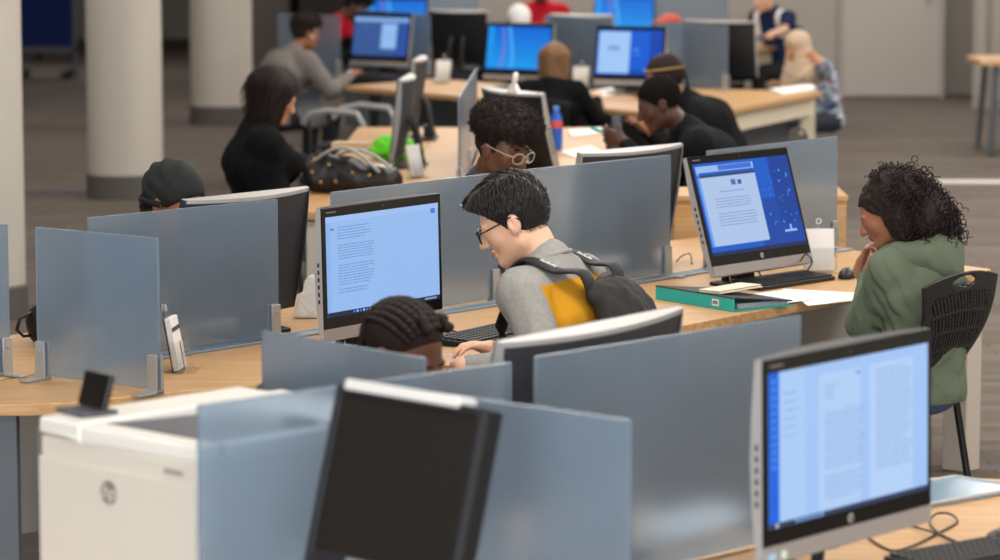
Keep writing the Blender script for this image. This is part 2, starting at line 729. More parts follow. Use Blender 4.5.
    info = dict(root=root, hc=hc, Rh=Rh, loc=loc, R3=R3, s=s, arms=arms, nb=nb, sh=sh, chest=chest, d3=d3, fwd=fwd3, P=P, waist=waist, lean=lean, toloc=toloc)
    if hair is not None:
        parts = {}
        for nm, V, F, mt in hair(hair_mat, down, res):
            if nm in ('curls', 'hair_strands', 'braids', 'front_twists'):
                nm = 'hair'
            parts.setdefault((nm, mt.name), [[], [], 0, mt])
            d = parts[(nm, mt.name)]
            d[0].append(V)
            d[1].append(F + d[2])
            d[2] += len(V)
        for (nm, _), (Vs, Fs, _n, mt) in parts.items():
            np_obj(nm, np.concatenate(Vs) @ Rh.T + hc, np.concatenate(Fs), mt, root)
    return root, info


def head_glasses(info, mt, lens_mt, rx=.026, rz=.019, squareness=2.6, thick=.0024):
    root, hc, Rh = info['root'], info['hc'], info['Rh']
    M4 = Matrix.Translation(hc) @ Matrix(Rh.tolist()).to_4x4()
    mb = MB()
    for sg in (-1, 1):
        pts = []
        for k in range(25):
            a = 2 * PI * k / 24
            c, s_ = math.cos(a), math.sin(a)
            x = abs(c) ** (2 / squareness) * math.copysign(1, c) * rx
            z = abs(s_) ** (2 / squareness) * math.copysign(1, s_) * rz
            pts.append((sg * .033 + x, .112 - .10 * (sg * .033 + x) ** 2 * 18, -.004 + z))
        mb.tube(pts, thick, 6, 0, M4, cap=False)
        mb.add([(p[0], p[1], p[2]) for p in pts[:-1]], [tuple(range(24))], 1, M4)
        mb.tube([(sg * .060, .106, .004), (sg * .075, .085, .006), (sg * .081, .03, .008), (sg * .084, -.008, .012), (sg * .083, -.028, -.006)], thick, 6, 0, M4)
    mb.tube([(-.009, .112, 0), (0, .1145, .004), (.009, .112, 0)], thick, 6, 0, M4)
    o = mb.build('glasses', [mt, lens_mt], root, smooth=True)
    return o


# ------------------------------------------------------------------ hair, all in the head's own frame (y forward, z up)
def keep_scalp(P, low=-.07, fwd=0.0, ear=True):
    x, y, z = P[..., 0], P[..., 1], P[..., 2]
    f1 = (y - (.012 + fwd + (z + .02) * .805)) * .78
    f2 = (-.025 + (y - .012) * .57 - z) * .87 if low > -.2 else low - z
    return np.maximum(f1, f2)


def ear_cut(S):
    for s in (-1, 1):
        S.put(ell((s * .085, -.004, -.014), (.022, .023, .034)), .005, 's')


def scalp_base(h, grow=.010, top=.0, front=0.0, cut=True, ear=True, noise=0.0, nf=120):
    S = Sdf((-.2, -.22, -.2), (.2, .2, .24), h)
    S.put(ell((0, -.014, .028 + top * .3), (.074 + grow, .096 + grow, .086 + grow + top)), .02)
    if front:
        S.put(ell((0, .055, .090), (.060, .050, .022 + front)), .03)
    if noise:
        S.disp(lambda Q: noise * vnoise(Q, nf, 1.0) + noise * .5 * vnoise(Q, nf * 2.3, 3))
    if cut:
        S.cut(lambda P: keep_scalp(P))
    if ear:
        ear_cut(S)
    return S


def sample(V, n, cond=None):
    idx = np.arange(len(V)) if cond is None else np.nonzero(cond)[0]
    return V[RNG.choice(idx, min(n, len(idx)), replace=False)]


def nrm_of(p, c=(0, -.014, .028), r=(.08, .1, .09)):
    g = (p - np.array(c)) / np.array(r) ** 2
    return g / np.linalg.norm(g, axis=-1, keepdims=True)


def hair_side_part(mt, down, res):
    S = scalp_base(min(res, .0055), .007, .012, .010)
    V, F = S.mesh()
    out = [('hair', V, F, mt)]
    up = V[:, 2] > .03
    roots = sample(V, 1500, up)
    n = nrm_of(roots)
    roots = roots - n * .004
    side = np.where(roots[:, 0] < -.028, -1.0, 1.0)
    comb = np.stack([side * .55, np.where(side > 0, .75, .25), np.where(side > 0, -.1, -.5)], axis=1) + RNG.normal(0, .12, roots.shape)
    t = comb - n * (comb * n).sum(1, keepdims=True)
    t /= np.linalg.norm(t, axis=1, keepdims=True)
    m = 7
    lift = RNG.uniform(.002, .012, (len(roots), 1))
    ln = RNG.uniform(.035, .060, len(roots))[:, None]
    paths = []
    p = roots.copy()
    for i in range(m):
        paths.append(p + n * (.003 + lift * math.sin(i / (m - 1) * PI * .8)))
        p = p + t * ln / (m - 1)
        n = nrm_of(p)
        # stay on the head's shell
        e = (p - np.array([0, -.014, .032])) / np.array([.081, .108, .103])
        k = np.linalg.norm(e, axis=1, keepdims=True)
        p = np.where(k > 1.0, p, p / 1.0)
        t = t - n * (t * n).sum(1, keepdims=True) * .8
        t = t / np.linalg.norm(t, axis=1, keepdims=True)
    paths = np.stack(paths, axis=1)
    hl = .070 + (paths[..., 1] - .085) * .9
    paths[..., 2] = np.where(paths[..., 1] > .02, np.maximum(paths[..., 2], hl + .022 * np.clip((.075 - paths[..., 1]) / .05, -1, 1) * 0), paths[..., 2])
    near_ear = (np.abs(paths[..., 0]) > .06) & (paths[..., 1] > -.035)
    paths[..., 2] = np.where(near_ear, np.maximum(paths[..., 2], .026), paths[..., 2])
    rr = np.array([.0014, .0018, .0019, .0018, .0015, .0011, .0004])
    V2, F2 = tubes_np(paths, rr, 4)
    # short clipped hair on the sides and nape
    roots = sample(V, 1300, (V[:, 2] < .05))
    n = nrm_of(roots)
    t = np.array([0, -.5, -.8]) + n * .25 + RNG.normal(0, .1, roots.shape)
    t /= np.linalg.norm(t, axis=1, keepdims=True)
    ks = np.linspace(0, 1, 3)[None, :, None]
    P3 = (roots - n * .001)[:, None, :] + t[:, None, :] * ks * .011
    V3, F3 = tubes_np(P3, np.array([.0010, .0010, .0004]), 3)
    out.append(('hair_strands', np.concatenate([V2, V3]), np.concatenate([F2, F3 + len(V2)]), mt))
    return out


def helix(roots, dirs, ln, amp, turns, m, down, droop=.5):
    n = len(roots)
    t = np.linspace(0, 1, m)[None, :, None]
    d = dirs[:, None, :] * (1 - droop * t) + np.asarray(down)[None, None, :] * droop * t
    step = d / (np.linalg.norm(d, axis=-1, keepdims=True) + 1e-9) * (ln[:, None, None] / (m - 1))
    c = roots[:, None, :] + np.cumsum(step, axis=1) - step
    s = np.cross(d, np.array([.37, .61, .70]))
    s /= np.linalg.norm(s, axis=-1, keepdims=True) + 1e-9
    w = np.cross(d / np.linalg.norm(d, axis=-1, keepdims=True), s)
    ph = RNG.uniform(0, 2 * PI, (n, 1, 1))
    a = ph + t * turns * 2 * PI
    grow = np.minimum(t * 5, 1.0)
    am = amp[:, None, None] if isinstance(amp, np.ndarray) else amp
    return c + (s * np.cos(a) + w * np.sin(a)) * am * grow


def hair_big_curls(mt, down, res):
    h = .006
    S = Sdf((-.30, -.36, -.36), (.30, .22, .26), h)
    S.put(ell((0, -.014, .030), (.080, .102, .092)), .02)
    S.disp(lambda Q: .0016 * np.sin(Q[..., 0] * 420 + 2 * vnoise(Q, 20, 1)))
    S.cut(lambda P: keep_scalp(P, fwd=-.006))
    for c, r in (((0, -.045, .060), (.098, .095, .085)), ((0, -.100, .010), (.115, .095, .105)), ((0, -.130, -.090), (.145, .090, .120)),
                 ((-.075, -.035, -.055), (.045, .055, .100)), ((.075, -.035, -.055), (.045, .055, .100))):
        S.put(ell(c, r), .02)
    S.disp(lambda Q: .006 * vnoise(Q, 70, 1.0) + .004 * vnoise(Q, 150, 2.0))
    S.cut(lambda P: np.where(P[..., 2] < .06, P[..., 1] - .028 - .5 * np.maximum(P[..., 2] + .02, 0), -1.0))
    V, F = S.mesh()
    out = [('hair', V, F, mt)]
    cond = (V[:, 1] < -.035) | ((V[:, 1] < .0) & (V[:, 2] < -.05))
    roots = sample(V, 900, cond)
    n = roots - np.array([0, -.06, .0])
    n /= np.linalg.norm(n, axis=1, keepdims=True)
    ln = RNG.uniform(.05, .10, len(roots))
    dirs = n + RNG.normal(0, .30, n.shape) + np.asarray(down) * .7 + np.array([0, -.3, 0])
    P = helix(roots - n * .018, dirs, ln, RNG.uniform(.005, .010, len(roots)), 3.2, 22, down, .65)
    V2, F2 = tubes_np(P, np.concatenate([np.full(19, .0023), [.002, .0015, .0008]]), 3)
    out.append(('curls', V2, F2, mt))
    return out


def hair_afro(mt, down, res, big=1.04, dens=1500):
    h = min(res, .007)
    S = Sdf((-.22, -.24, -.2), (.22, .22, .26), h)
    S.put(ell((0, -.014, .028), (.081, .103, .093)), .02)
    S.cut(lambda P: keep_scalp(P))
    S.put(ell((0, -.008, .085), (.112 * big, .120 * big, .078 * big)), .025)
    S.put(ell((0, .05, .095), (.085 * big, .070 * big, .055 * big)), .03)
    S.disp(lambda Q: .006 * vnoise(Q, 90, 1.0) + .004 * vnoise(Q, 210, 2.0))
    S.cut(lambda P: np.where(P[..., 1] > .03, .052 - P[..., 2], -1.0))
    ear_cut(S)
    V, F = S.mesh()
    out = [('hair', V, F, mt)]
    roots = sample(V, dens, (V[:, 2] > .03))
    n = roots - np.array([0, 0, .06])
    n /= np.linalg.norm(n, axis=1, keepdims=True)
    P = helix(roots - n * .006, n + RNG.normal(0, .5, n.shape), RNG.uniform(.012, .028, len(roots)), .0045, 2.0, 9, down, .1)
    V2, F2 = tubes_np(P, np.array([.0018] * 8 + [.0008]), 3)
    out.append(('curls', V2, F2, mt))
    return out


def hair_curly_fade(mt, down, res):
    return hair_afro(mt, down, res, .90, 500)


def hair_buzz(mt, down, res):
    S = scalp_base(min(res, .007), .005, .004, 0.0, noise=.0012, nf=260)
    V, F = S.mesh()
    return [('hair', V, F, mt)]


def hair_short_brown(mt, down, res):
    S = scalp_base(res, .011, .010, .014, noise=.003, nf=110)
    V, F = S.mesh()
    return [('hair', V, F, mt)]


def hair_cornrows(mt, down, res):
    S = scalp_base(min(res, .006), .004, .0, 0.0, cut=False)
    S.cut(lambda P: keep_scalp(P, fwd=-.018))
    V, F = S.mesh()
    out = [('hair', V, F, mt)]
    paths, rads = [], []
    m = 40
    for i, u in enumerate(np.linspace(-.95, .95, 11)):
        a = u * 1.15
        t = np.linspace(0, 1, m)
        ph = rad(40) - t * rad(172)                    # from the hairline over the crown to the nape
        ph = ph + .25 * abs(u) * (t - .2)
        y = -.014 + .102 * np.sin(ph) * (1 - .10 * abs(u))
        rr = np.cos(ph)
        x = .083 * np.sin(a) * np.maximum(rr, .25) ** .35
        z = .028 + .094 * np.cos(a) * rr
        p = np.stack([x, y, z], axis=1)
        e = (p - np.array([0, -.014, .028])) / np.array([.080, .102, .092])
        p = np.array([0, -.014, .028]) + e / np.linalg.norm(e, axis=1, keepdims=True) * np.array([.080, .102, .092])
        # tail of the braid hanging free
        tail = p[-1] + np.outer(np.linspace(.008, .075, 9), down + np.array([0, -.25, 0]))
        p = np.concatenate([p, tail])
        for st in range(2):
            tt = np.arange(len(p))
            wob = np.stack([np.sin(tt * 1.3 + st * PI), .4 * np.cos(tt * 1.3 + st * PI), np.cos(tt * 1.3 + st * PI)], axis=1) * .0042
            paths.append(p + wob)
            rads.append(.0072 * (1 + .22 * np.sin(tt * 2.6)) * np.where(tt > len(p) - 3, .6, 1))
    V2, F2 = tubes_np(np.array(paths), np.array(rads), 6)
    out.append(('braids', V2, F2, mt))
    # two thicker rolled braids at the front of the hairline
    paths, rads = [], []
    for u, zz in ((-.05, .082), (.035, .088)):
        t = np.linspace(0, 1, 16)
        p = np.stack([u + .010 * np.sin(t * 5), .060 - t * .05, zz + .012 + .018 * np.sin(t * PI)], axis=1)
        paths.append(p)
        rads.append(.013 * (1 + .25 * np.sin(t * 16)) * (1 - .4 * t))
    V3, F3 = tubes_np(np.array(paths), np.array(rads), 8)
    out.append(('front_twists', V3, F3, mt))
    return out


def hair_long(mt, down, res, length=.26, fwd=.0, top=.008, spread=.0, seed=1.0, fat=1.0):
    h = max(min(res, .008), .007)
    dn = np.asarray(down)
    S = Sdf((-.26, -.40, -.46), (.26, .26, .24), h)
    S.put(ell((0, -.014, .028), (.084 + .02 * (fat - 1), .107 + .04 * (fat - 1), .094 + top)), .02)
    S.cut(lambda P: keep_scalp(P, -.3, .002))
    for sx in (-1, 0, 1):
        a0 = np.array([sx * .058, -.035 - .03 * (sx == 0), .03])
        b0 = a0 + dn * length + np.array([sx * spread, -.01, 0])
        S.put(cone(a0, b0, .055 * fat, (.042 if sx else .060) * fat, np.array([1., 0, 0]), 1.15), .04)
    def groove(Q):
        ang = np.arctan2(Q[..., 0], -(Q[..., 1] - .02))
        return .0022 * np.sin(ang * 34 + 3 * vnoise(Q, 12, seed)) + .0018 * np.sin(ang * 71 + seed + 4 * vnoise(Q, 9, seed))
    S.disp(groove)
    S.cut(lambda P: np.where(P[..., 2] < .05, P[..., 1] - .030 - .6 * np.maximum(P[..., 2] + .03, 0), -1.0))
    V, F = S.mesh()
    out = [('hair', V, F, mt)]
    roots = sample(V, 350, V[:, 1] < .02)
    n = nrm_of(roots, (0, -.02, -.05), (.1, .1, .2))
    d = dn - n * (n @ dn)[:, None]
    d /= np.linalg.norm(d, axis=1, keepdims=True) + 1e-9
    t = np.linspace(0, 1, 6)[None, :, None]
    P = roots[:, None, :] + n[:, None, :] * (.0005 + .002 * np.sin(t * PI)) + d[:, None, :] * t * RNG.uniform(.04, .09, (len(roots), 1, 1))
    V2, F2 = tubes_np(P, np.array([.0008, .0013, .0014, .0013, .001, .0004]), 3)
    out.append(('hair_strands', V2, F2, mt))
    return out


def hair_durag(mt, down, res):
    h = min(res, .006)
    cloth = mat('durag_cloth', rgb(25, 28, 28), .8, bump=.15, bscale=300)
    S = Sdf((-.2, -.24, -.22), (.2, .2, .22), h)
    S.put(ell((0, -.016, .032), (.088, .110, .100)), .02)
    S.disp(lambda Q: .0036 * np.sin((Q[..., 2] * 1.0 + Q[..., 1] * .45) * 130 + 2.5 * vnoise(Q, 16, 1)) * np.clip(-Q[..., 1] * 9 + .5, 0, 1)
           + .0015 * vnoise(Q, 60, 2))
    S.cut(lambda P: np.maximum(keep_scalp(P, fwd=.004), -.012 + .30 * P[..., 1] - P[..., 2]))
    V, F = S.mesh()
    out = [('durag', V, F, cloth)]
    paths, rads = [], []
    for i in range(26):
        a = -1.9 + 3.8 * i / 25
        p0 = np.array([.076 * math.sin(a), -.018 - .088 * math.cos(a), -.030])
        t = np.linspace(0, 1, 8)
        ln = RNG.uniform(.03, .06)
        p = p0 + np.outer(t * ln, down + np.array([RNG.normal(0, .12), -.2 * math.cos(a), 0]))
        p += np.stack([.004 * np.sin(t * 9 + i), .004 * np.cos(t * 9 + i), 0 * t], axis=1)
        paths.append(p)
        rads.append(.0075 * (1 + .3 * np.sin(t * 14 + i)) * (1 - .35 * t))
    V2, F2 = tubes_np(np.array(paths), np.array(rads), 6)
    out.append(('twists', V2, F2, mt))
    # knot and tie of the cloth at the back
    mb = MB()
    mb.tube([(-.080, .012, .000), (-.083, -.03, -.012), (-.060, -.085, -.03), (0, -.118, -.035), (.060, -.085, -.03), (.083, -.03, -.012), (.080, .012, .0)], .0075, 6, flat=1.6)
    out.append(('tie_band', np.array(mb.v), np.array([f for f in mb.f if len(f) == 4]), cloth))
    return out


def hair_pony(mt, down, res):
    S = scalp_base(res, .010, .006, 0.0, noise=.001, nf=140)
    V, F = S.mesh()
    out = [('hair', V, F, mt)]
    paths, rads = [], []
    for i in range(40):
        a = RNG.uniform(0, 2 * PI)
        r = RNG.uniform(0, .022)
        t = np.linspace(0, 1, 12)[:, None]
        p0 = np.array([r * math.cos(a), -.108, .02 + r * math.sin(a)])
        p = p0 + t * np.array([0, -.05, 0]) * (1 - t) * 2 + (t ** 1.3) * (np.asarray(down) * .34 + np.array([RNG.normal(0, .02), -.02, 0]))
        paths.append(p)
        rads.append(.0075 * (1 + .2 * np.sin(np.arange(12) * 2.4 + i)))
    V2, F2 = tubes_np(np.array(paths), np.array(rads), 5)
    out.append(('braids', V2, F2, mt))
    band = MB()
    pts = []
    for k in range(33):
        a = 2 * PI * k / 32
        pts.append((.088 * math.sin(a), -.010 + .102 * math.cos(a), .050 + .012 * math.cos(a)))
    band.tube(pts, .011, 6, cap=False, flat=.45)
    out.append(('headband', np.array(band.v), np.array(band.f), mat('headband_gold', rgb(150, 118, 62), .6)))
    return out


def hair_hijab(mt, down, res):
    cl = mat('hijab_cloth', rgb(186, 158, 130), .8, sheen=.3, bump=.1, bscale=200)
    h = min(res, .009)
    S = Sdf((-.32, -.34, -.42), (.32, .36, .26), h)
    S.put(ell((0, -.014, .034), (.094, .116, .104)), .02)
    S.put(ell((0, .004, -.070), (.085, .090, .085)), .03)
    dn = np.asarray(down)
    S.put(cone((0, -.03, -.08), np.array([0, -.03, -.08]) + dn * .16, .095, .15, (1, 0, 0), 1.15), .05)
    S.put(cone((0, .02, -.10), np.array([0, .06, -.10]) + dn * .22, .070, .085, (1, 0, 0), 1.2), .05)
    S.disp(lambda Q: .0045 * np.sin(Q[..., 2] * 95 + Q[..., 1] * 60 + 3 * vnoise(Q, 14, 1)) * np.clip(-Q[..., 2] * 10 - .1, 0, 1) + .002 * vnoise(Q, 45, 2))
    S.put(ell((0, .105, -.022), (.056, .075, .082)), .010, 's')
    V, F = S.mesh()
    return [('hijab', V, F, cl)]


def hair_cap(colour):
    def fn(mt, down, res):
        out = hair_buzz(mt, down, res)
        mb = MB()
        prof = []
        n = 10
        for i in range(n):
            a = PI / 2 * i / (n - 1)
            prof.append((math.cos(a), math.sin(a)))
        seg = 28
        vs, fs = [], []
        for c, s_ in prof:
            for k in range(seg):
                a = 2 * PI * k / seg
                vs.append((.090 * c * math.cos(a), -.014 + .113 * c * math.sin(a), .045 + .086 * s_))
        for i in range(n - 1):
            for k in range(seg):
                k2 = (k + 1) % seg
                fs.append((i * seg + k, i * seg + k2, (i + 1) * seg + k2, (i + 1) * seg + k))
        b = len(vs)
        m = 12
        for j in range(4):
            for k in range(m + 1):
                a = rad(25) + rad(130) * k / m
                q = j / 3
                vs.append((.088 * math.cos(a) * (1 - .06 * q), -.014 + .108 * math.sin(a) + q * .065 * math.sin(a), .047 - .012 * q - .02 * q * abs(math.cos(a))))
        for j in range(3):
            for k in range(m):
                fs.append((b + j * (m + 1) + k, b + j * (m + 1) + k + 1, b + (j + 1) * (m + 1) + k + 1, b + (j + 1) * (m + 1) + k))
        out.append(('cap', np.array(vs), np.array(fs), colour))
        return out
    return fn
# ------------------------------------------------------------------ materials of the place
M_WOOD = None


def wood_mat():
    m = bpy.data.materials.new('oak_laminate')
    m.use_nodes = True
    nt = m.node_tree
    b = nt.nodes['Principled BSDF']
    b.inputs['Roughness'].default_value = .42
    tc = nt.nodes.new('ShaderNodeTexCoord')
    mp = nt.nodes.new('ShaderNodeMapping')
    mp.inputs['Rotation'].default_value = (0, 0, rad(-48))
    mp.inputs['Scale'].default_value = (1.2, 22, 22)
    n = nt.nodes.new('ShaderNodeTexNoise')
    n.inputs['Scale'].default_value = 2.4
    n.inputs['Detail'].default_value = 7
    n.inputs['Distortion'].default_value = .5
    cr = nt.nodes.new('ShaderNodeValToRGB')
    cr.color_ramp.elements[0].position = .25
    cr.color_ramp.elements[0].color = rgb(176, 132, 84)
    cr.color_ramp.elements[1].position = .75
    cr.color_ramp.elements[1].color = rgb(212, 170, 118)
    nt.links.new(tc.outputs['Object'], mp.inputs['Vector'])
    nt.links.new(mp.outputs['Vector'], n.inputs['Vector'])
    nt.links.new(n.outputs['Fac'], cr.inputs['Fac'])
    nt.links.new(cr.outputs['Color'], b.inputs['Base Color'])
    return m


def glass_mat(name, col, milky, rough, spec=.4):
    """frosted tinted glass"""
    m = bpy.data.materials.new(name)
    m.use_nodes = True
    b = m.node_tree.nodes['Principled BSDF']
    b.inputs['Base Color'].default_value = col
    b.inputs['Transmission Weight'].default_value = 1 - milky
    b.inputs['Roughness'].default_value = rough
    b.inputs['IOR'].default_value = 1.30
    b.inputs['Specular IOR Level'].default_value = spec
    return m


def carpet_mat():
    m = bpy.data.materials.new('carpet_planks')
    m.use_nodes = True
    nt = m.node_tree
    b = nt.nodes['Principled BSDF']
    b.inputs['Roughness'].default_value = .95
    b.inputs['Specular IOR Level'].default_value = .1
    tc = nt.nodes.new('ShaderNodeTexCoord')
    mp = nt.nodes.new('ShaderNodeMapping')
    mp.inputs['Scale'].default_value = (.55, 2.4, 1)
    br = nt.nodes.new('ShaderNodeTexBrick')
    br.inputs['Scale'].default_value = 1.0
    br.inputs['Mortar Size'].default_value = .004
    br.inputs['Color1'].default_value = rgb(106, 97, 90)
    br.inputs['Color2'].default_value = rgb(124, 114, 106)
    br.inputs['Mortar'].default_value = rgb(100, 93, 88)
    n = nt.nodes.new('ShaderNodeTexNoise')
    n.inputs['Scale'].default_value = 3.0
    n.inputs['Detail'].default_value = 8
    mx = nt.nodes.new('ShaderNodeMix')
    mx.data_type = 'RGBA'
    mx.blend_type = 'MULTIPLY'
    mx.inputs['Factor'].default_value = .35
    nt.links.new(tc.outputs['Object'], mp.inputs['Vector'])
    nt.links.new(mp.outputs['Vector'], br.inputs['Vector'])
    nt.links.new(mp.outputs['Vector'], n.inputs['Vector'])
    nt.links.new(br.outputs['Color'], mx.inputs['A'])
    nt.links.new(n.outputs['Color'], mx.inputs['B'])
    nt.links.new(mx.outputs['Result'], b.inputs['Base Color'])
    return m


WOOD = wood_mat()
GLASS = glass_mat('frosted_glass', rgb(178, 196, 213), .21, .265)
GLASS_EDGE = mat('glass_edge', rgb(150, 180, 200), .3)
CARPET = carpet_mat()
STEEL = mat('brushed_steel', rgb(150, 150, 150), .4, .7, bump=.02)
ALU = mat('aluminium', rgb(185, 184, 182), .38, .6)
LEG_GREY = mat('leg_grey', rgb(86, 92, 98), .5)
PANEL_W = mat('panel_offwhite', rgb(196, 188, 176), .6)
PANEL_D = mat('panel_slate', rgb(84, 90, 98), .6)
TROUGH = mat('trough_glass', rgb(120, 150, 172), .18, spec=.6)
SILVER = mat('silver_plastic', rgb(176, 174, 172), .40, .35)
SILVER_L = mat('silver_light', rgb(178, 175, 172), .42, .15)
CHIN = mat('chin_grey', rgb(150, 144, 140), .42, .2)
BACKD = mat('back_dark', rgb(52, 52, 56), .55)
BLACK = mat('black_plastic', rgb(24, 24, 25), .45)
GLOSSB = mat('gloss_black', rgb(12, 11, 11), .12, spec=.6)
WHITEP = mat('paper_white', rgb(238, 236, 232), .8)
INK = mat('ink_grey', rgb(70, 70, 75), .8)
ACRYL = mat('clear_acrylic', (.96, .97, .97, 1), .04, trans=1.0, ior=1.12)
CONC = mat('column_paint', rgb(202, 194, 182), .85, bump=.05, bscale=30, var=.05, vscale=2.5)
CONC_BASE = mat('column_foot', rgb(96, 92, 86), .7)
WALLM = mat('wall_paint', rgb(172, 164, 155), .9, var=.03, vscale=1.0)
WALLD = mat('wall_dark', rgb(118, 108, 102), .9, var=.04, vscale=1.0)
DOORM = mat('door_paint', rgb(184, 177, 168), .7)
CEILM = mat('ceiling_tile', rgb(225, 222, 216), .9)

# ------------------------------------------------------------------ camera
cd = bpy.data.cameras.new('camera')
cam = bpy.data.objects.new('camera', cd)
COL.objects.link(cam)
cam.location = (0, 0, CAM_H)
cam.rotation_euler = (PI / 2 - PITCH, 0, 0)
cd.sensor_width = 36
cd.lens = FPX / 1000 * 36
cd.clip_end = 200
cd.dof.use_dof = True
cd.dof.focus_distance = 9.7
cd.dof.aperture_fstop = 3.6
SC.camera = cam

# ------------------------------------------------------------------ the room
RX0, RX1, RY0, RY1, RH = -9.0, 6.9, -8.0, 44.0, 3.5
mb = MB().box(((RX0 + RX1) / 2, (RY0 + RY1) / 2, -.05), (RX1 - RX0, RY1 - RY0, .1))
struct(mb.build('floor', CARPET))
mb = MB().box(((RX0 + RX1) / 2, (RY0 + RY1) / 2, RH + .05), (RX1 - RX0, RY1 - RY0, .1))
struct(mb.build('ceiling', CEILM))
mb = MB().box((RX0 - .1, (RY0 + RY1) / 2, RH / 2), (.2, RY1 - RY0 + .4, RH))
struct(mb.build('wall_left', WALLM))
mb = MB().box((RX1 + .1, (RY0 + RY1) / 2, RH / 2), (.2, RY1 - RY0 + .4, RH))
struct(mb.build('wall_right', WALLM))
mb = MB().box(((RX0 + RX1) / 2, RY1 + .1, RH / 2), (RX1 - RX0, .2, RH))
struct(mb.build('wall_far', WALLM))
mb = MB().box(((RX0 + RX1) / 2, RY0 - .1, RH / 2), (RX1 - RX0, .2, RH))
struct(mb.build('wall_near', WALLM))
# the wall behind the last row of desks (right half of the room)
WB = at(840, 97, 0).y
xl = at(385, 60, 0).x * WB / at(385, 60, 0).y
xr = at(944, 97, 0).x
mb = MB().box(((xl + xr) / 2, WB + .15, RH / 2), (xr - xl, .3, RH))
struct(mb.build('wall_back', WALLM))
# dark service core beside the third column
dk0 = at(250, 62, 0)
dk1 = at(287, 62, 0)
mb = MB().box(((dk0.x + dk1.x) / 2 - .12, dk0.y + 1.0, RH / 2), (dk1.x - dk0.x + .3, 2.0, RH))
struct(mb.build('wall_core', WALLD))
# wide flush door leaf standing a little proud of the back wall
d0, d1 = at(838, 97, 0), at(942, 97, 0)
mb = MB()
mb.box(((d0.x + d1.x) / 2, WB - .03, 1.30), (d1.x - d0.x, .06, 2.58))
dr = struct(mb.build('door_1', DOORM, bevel=.01))
mb = MB()
mb.box((d0.x + .02, WB - .045, 1.3), (.05, .05, 2.6))
mb.box((d1.x - .02, WB - .045, 1.3), (.05, .05, 2.6))
mb.build('door_frame', mat('door_edge', rgb(170, 163, 155), .7), dr)
mb = MB()
mb.box((d1.x - .16, WB - .08, 1.02), (.03, .05, .16))
mb.build('door_handle', STEEL, dr, bevel=.006)
# short return of the wall and a deep niche beside the door
r0 = at(944, 90, 0)
r1 = at(972, 108, 0)
mb = MB()
mb.prism([(r1.x, r1.y), (r1.x + 1.2, r1.y - .2), (r1.x + 1.2, WB + 1.5), (r0.x - .3, WB + 1.5), (r0.x - .3, WB + .45), (r0.x + .35, WB + .40)], 0, RH)
struct(mb.build('wall_return', WALLM))
mb = MB()
for i in range(8):
    x0 = r1.x + .02 + i * .145
    mb.box((x0 + .05, r1.y - .06 - .024 * i, 1.45), (.085, .05, 2.75))
o = mb.build('vertical_blind', mat('blind_slat', rgb(176, 168, 158), .8), bevel=.01)
tag(o, 'pale vertical slat blind hanging on the wall beyond the small table', 'blind')
# skirting
mb = MB().box(((xl + d0.x) / 2, WB - .012, .06), (d0.x - xl, .024, .12))
struct(mb.build('baseboard_back', mat('skirting', rgb(120, 113, 106), .7)))
# metal transition strips let into the carpet
a, b_ = at(930, 182, 0), at(1010, 182, 0)
mb = MB().box(((a.x + b_.x) / 2 + .6, a.y, .003), (b_.x - a.x + 1.6, .20, .006))
struct(mb.build('trim_1', mat('floor_strip', rgb(214, 207, 198), .5)))
a, b_ = at(10, 192, 0), at(86, 192, 0)
mb = MB().box(((a.x + b_.x) / 2 - .3, a.y, .003), (b_.x - a.x + .6, .09, .006))
struct(mb.build('trim_2', mat('floor_line', rgb(70, 72, 98), .7)))

# columns
def column(n, px0, px1, pyb, ff=1.0):
    a, b = at(px0, pyb, 0), at(px1, pyb, 0)
    r = (b.x - a.x) / 2
    c = Vector(((a.x + b.x) / 2, a.y + r * .35, 0))
    mb = MB().lathe([(r, 0), (r, RH)], 48, 0, Matrix.Translation(c))
    o = struct(mb.build('column_%d' % n, CONC, smooth=True, autos=40))
    mb = MB().lathe([(r + .012, 0), (r + .012, .155), (r + .002, .165)], 48, 0, Matrix.Translation(c))
    mb.build('column_base', CONC_BASE, o, smooth=True, autos=40)
    return c, r


column(1, -52, 24, 318)
column(2, 87, 162, 198)
column(3, 190, 252, 124)

# ------------------------------------------------------------------ lighting: rows of ceiling luminaires, plus added fill lamps
def area(x, y, sx, sy, e, col=(1, .965, .92), z=RH - .04):
    l = bpy.data.lights.new('ceiling_or_fill_lamp', 'AREA')
    l.shape = 'RECTANGLE'
    l.size, l.size_y = sx, sy
    l.energy = e
    l.color = col
    o = bpy.data.objects.new('ceiling_or_fill_lamp', l)
    COL.objects.link(o)
    o.location = (x, y, z)
    return o


for yy in (1.0, 4.5, 8.0, 11.5, 15.0, 18.5, 22.0, 26.0, 30.0):
    for xx in (-3.6, 0.3, 4.2):
        e = 66 if yy < 16 else 66
        if xx < -2:
            e *= .52
        if xx > 3 and yy > 10:
            e *= 1.7 if yy < 23 else 1.0
        area(xx, yy, 1.8, .9, e)
area(-4.5, 36.0, 2, 2, 60)  # extra lamp outside the rows, added to brighten the far left
# fill lamp added behind the camera to brighten upright faces; no window there
front_fill = area(-.5, RY0 + .15, 12.0, 2.9, 1900, (.90, .95, 1.0), 1.85)
front_fill.rotation_euler = (PI / 2, 0, 0)
w = bpy.data.worlds.new('world')
SC.world = w
w.use_nodes = True
w.node_tree.nodes['Background'].inputs[0].default_value = (.80, .90, 1.0, 1)
w.node_tree.nodes['Background'].inputs[1].default_value = .16
vs = SC.view_settings
vs.view_transform = 'Standard'
vs.look = 'None'
vs.gamma = 1
vs.exposure = -.02
vs.use_curve_mapping = False
SC.cycles.use_denoising = True
SC.cycles.max_bounces = 10
SC.cycles.transmission_bounces = 10
SC.cycles.sample_clamp_indirect = 6
